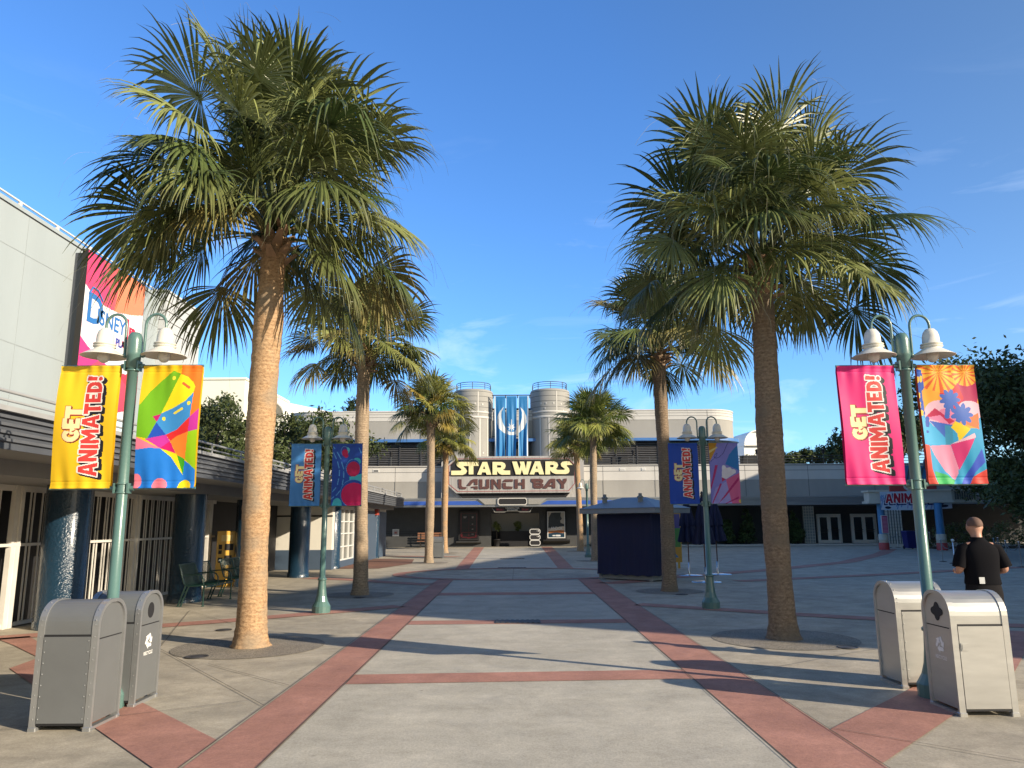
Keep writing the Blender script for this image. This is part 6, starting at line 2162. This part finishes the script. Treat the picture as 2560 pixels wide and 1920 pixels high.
for (x, y, lab) in ((19.28, 30.2, 'stanchion just right of the man, left one of the near pair'), (18.55, 28.3, 'stanchion at the right edge, nearest the camera'),
                    (21.2, 34.0, 'stanchion behind the near pair, under the low tree'), (22.4, 35.6, 'far stanchion under the low tree by the picture edge')):
    dup(sr, (x, y, 0), label=lab)
def rope(p, q, lab, sag=.22):
    b = MB()
    pts = []
    for k in range(13):
        t = k / 12
        pts.append((p[0] + (q[0] - p[0]) * t, p[1] + (q[1] - p[1]) * t, .86 - sag * 4 * t * (1 - t)))
    b.tube(pts, .014, 6)
    tag(b.build('barrier_rope', M_slat), lab, 'rope', 'barrier ropes')
rope((24.22, 49.6), (24.66, 49.5), 'pale rope sagging between the first two lit white stanchions')
rope((24.72, 49.5), (25.18, 49.4), 'pale rope sagging towards the royal blue bin')
rope((26.65, 49.2), (26.95, 49.1), 'pale rope between the white stanchion pair right of the lamp post')
rope((19.25, 30.2), (18.58, 28.3), 'rope between the two near stanchions right of the man', .3)
rope((19.31, 30.2), (21.17, 34.0), 'rope running back from the near stanchions under the low tree', .3)
rope((21.23, 34.0), (22.37, 35.6), 'rope between the far stanchions under the low tree', .3)
rope((17.95, 32.4), (17.62, 30.92), 'rope between the slim dark stanchion and the round-headed one', .3)

# ------------------------------------------------------------------ the man in black, seen from behind
def skin_mesh(name, vs, es, rad, mat_, sub=2):
    me = bpy.data.meshes.new(name)
    me.from_pydata(vs, es, [])
    o = bpy.data.objects.new(name, me)
    COL.objects.link(o)
    m = o.modifiers.new('skin', 'SKIN')
    m.use_smooth_shade = True
    for i, r_ in enumerate(rad):
        me.skin_vertices[0].data[i].radius = r_ if isinstance(r_, tuple) else (r_, r_)
        me.skin_vertices[0].data[i].use_root = (i == 0)
    s_ = o.modifiers.new('sub', 'SUBSURF')
    s_.levels = s_.render_levels = sub
    dg = bpy.context.evaluated_depsgraph_get()
    dg.update()
    out = bpy.data.meshes.new_from_object(o.evaluated_get(dg))
    bpy.data.objects.remove(o)
    bpy.data.meshes.remove(me)
    out.name = name
    out.materials.clear()
    out.materials.append(mat_)
    for p in out.polygons:
        p.use_smooth = True
    return out
man = thing('person', (5.52, 9.15, 0), 'man in black shirt and dark trousers with shaved head, walking away with head bowed', 'person', rz=R(-8))
V = [(0, 0, .95), (0, .005, 1.08), (0, .0, 1.26), (0, -.01, 1.40), (0, .005, 1.48), (0, .03, 1.55), (0, .055, 1.615), (0, .06, 1.685), (0, .045, 1.745)]
E_ = [(i, i + 1) for i in range(8)]
Rr = [(.14, .11), (.14, .105), (.165, .115), (.13, .095), .066, .060, (.075, .085), (.084, .098), (.058, .07)]
def addv(p, r, par):
    V.append(p)
    Rr.append(r)
    E_.append((par, len(V) - 1))
    return len(V) - 1
for s_ in (-1, 1):
    addv((s_ * .092, .055, 1.665), .016, 7)                      # ears
nose = addv((0, .165, 1.64), .017, 7)
for s_ in (-1, 1):
    sh = addv((s_ * .165, -.005, 1.405), .072, 3)
    el_ = addv((s_ * .262, -.03, 1.15), .047, sh)
    wr = addv((s_ * .20, .20, 1.12), .030, el_)
    pm = addv((s_ * .172, .275, 1.135), (.038, .022), wr)
    for k, (dx, L_) in enumerate(((-.028, .052), (-.010, .062), (.010, .060), (.027, .048))):
        k1 = addv((s_ * (.165 + dx), .275 + .045, 1.135), .0095, pm)
        k2 = addv((s_ * (.155 + dx), .275 + .045 + L_ * .5, 1.118), .0085, k1)
        addv((s_ * (.145 + dx), .275 + .040 + L_ * .45, 1.09), .0075, k2)
    t1 = addv((s_ * .135, .285, 1.15), .011, pm)
    addv((s_ * .115, .325, 1.155), .009, t1)
for s_, fwd in ((-1, .10), (1, -.06)):
    hp_ = addv((s_ * .095, .0, .86), .098, 0)
    kn = addv((s_ * .10, .03 + fwd * .6, .48), .064, hp_)
    an = addv((s_ * .10, fwd - .02, .09), .040, kn)
    addv((s_ * .11, fwd + .13, .035), .034, an)
man.scale = (.97, .97, .975)
link_mesh('body', skin_mesh('body', V, E_, Rr, M_skin), man, local=True)
def loft(secs, n=28, capt=True):
    b = MB()
    vs, fs = [], []
    for (cx, cy, z, rx, ry) in secs:
        for k in range(n):
            a = 2 * math.pi * k / n
            c, s_ = math.cos(a), math.sin(a)
            e = 2.4
            vs.append((cx + rx * math.copysign(abs(c) ** (2 / e), c), cy + ry * math.copysign(abs(s_) ** (2 / e), s_), z))
    for i in range(len(secs) - 1):
        for k in range(n):
            j = (k + 1) % n
            fs.append((i * n + k, i * n + j, (i + 1) * n + j, (i + 1) * n + k))
    return b.add(vs, fs, True)
b = loft([(0, 0, .985, .197, .138), (0, 0, 1.0, .20, .14), (0, .0, 1.08, .188, .132), (0, -.002, 1.2, .20, .135), (0, -.006, 1.32, .215, .132), (0, -.01, 1.40, .208, .118), (0, -.006, 1.45, .165, .10), (0, .002, 1.487, .105, .088), (0, .01, 1.515, .075, .08), (0, .014, 1.54, .072, .078)])
for s_ in (-1, 1):
    b.tube([(s_ * .145, -.006, 1.405), (s_ * .185, -.008, 1.40), (s_ * .222, -.016, 1.31), (s_ * .252, -.025, 1.22), (s_ * .262, -.028, 1.185)], [.072, .076, .077, .077, .074], 18)
b.build('shirt', M_shirt, man, local=True)
b = loft([(0, 0, 1.03, .185, .128), (0, 0, .95, .192, .138), (0, -.005, .88, .20, .145), (0, -.003, .80, .198, .14), (0, 0, .76, .18, .11)])
for s_, fwd in ((-1, .10), (1, -.06)):
    b.tube([(s_ * .095, 0, .86), (s_ * .10, .0, .74), (s_ * .10, .03 + fwd * .6, .48), (s_ * .10, fwd - .015, .2), (s_ * .10, fwd - .02, .07)], [.105, .108, .086, .074, .078], 18)
b.build('trousers', M_trouser, man, local=True)
b = MB()
for s_, fwd in ((-1, .10), (1, -.06)):
    b.ball((s_ * .107, fwd + .06, .045), .052, .14, .05, 14, 8)
b.build('shoes', M_shoe, man, local=True)
b = MB()
n_, m_ = 20, 10
vs, fs = [], []
for i in range(m_ + 1):
    th2 = math.pi * .56 * i / m_
    for k in range(n_):
        a = 2 * math.pi * k / n_
        cut = 1.0 if math.sin(a) < .2 else .72
        t2 = th2 * cut
        vs.append((.0885 * math.sin(t2) * math.cos(a), .048 + .108 * math.sin(t2) * math.sin(a), 1.69 + .092 * math.cos(t2)))
for i in range(m_):
    for k in range(n_):
        j = (k + 1) % n_
        fs.append((i * n_ + k, (i + 1) * n_ + k, (i + 1) * n_ + j, i * n_ + j))
b.add(vs, fs, True)
b.build('hair', M_hair, man, local=True)
b = MB()
for s_ in (-1, 1):
    b.ball((s_ * .034, .142, 1.672), .012, n=10, m=6)
b.build('eyes', M_rail, man, local=True)
b = MB()
b.box(-.10, -.04, -.152, -.146, 1.0, 1.075)
b.build('badge', M_rail, man, local=True)
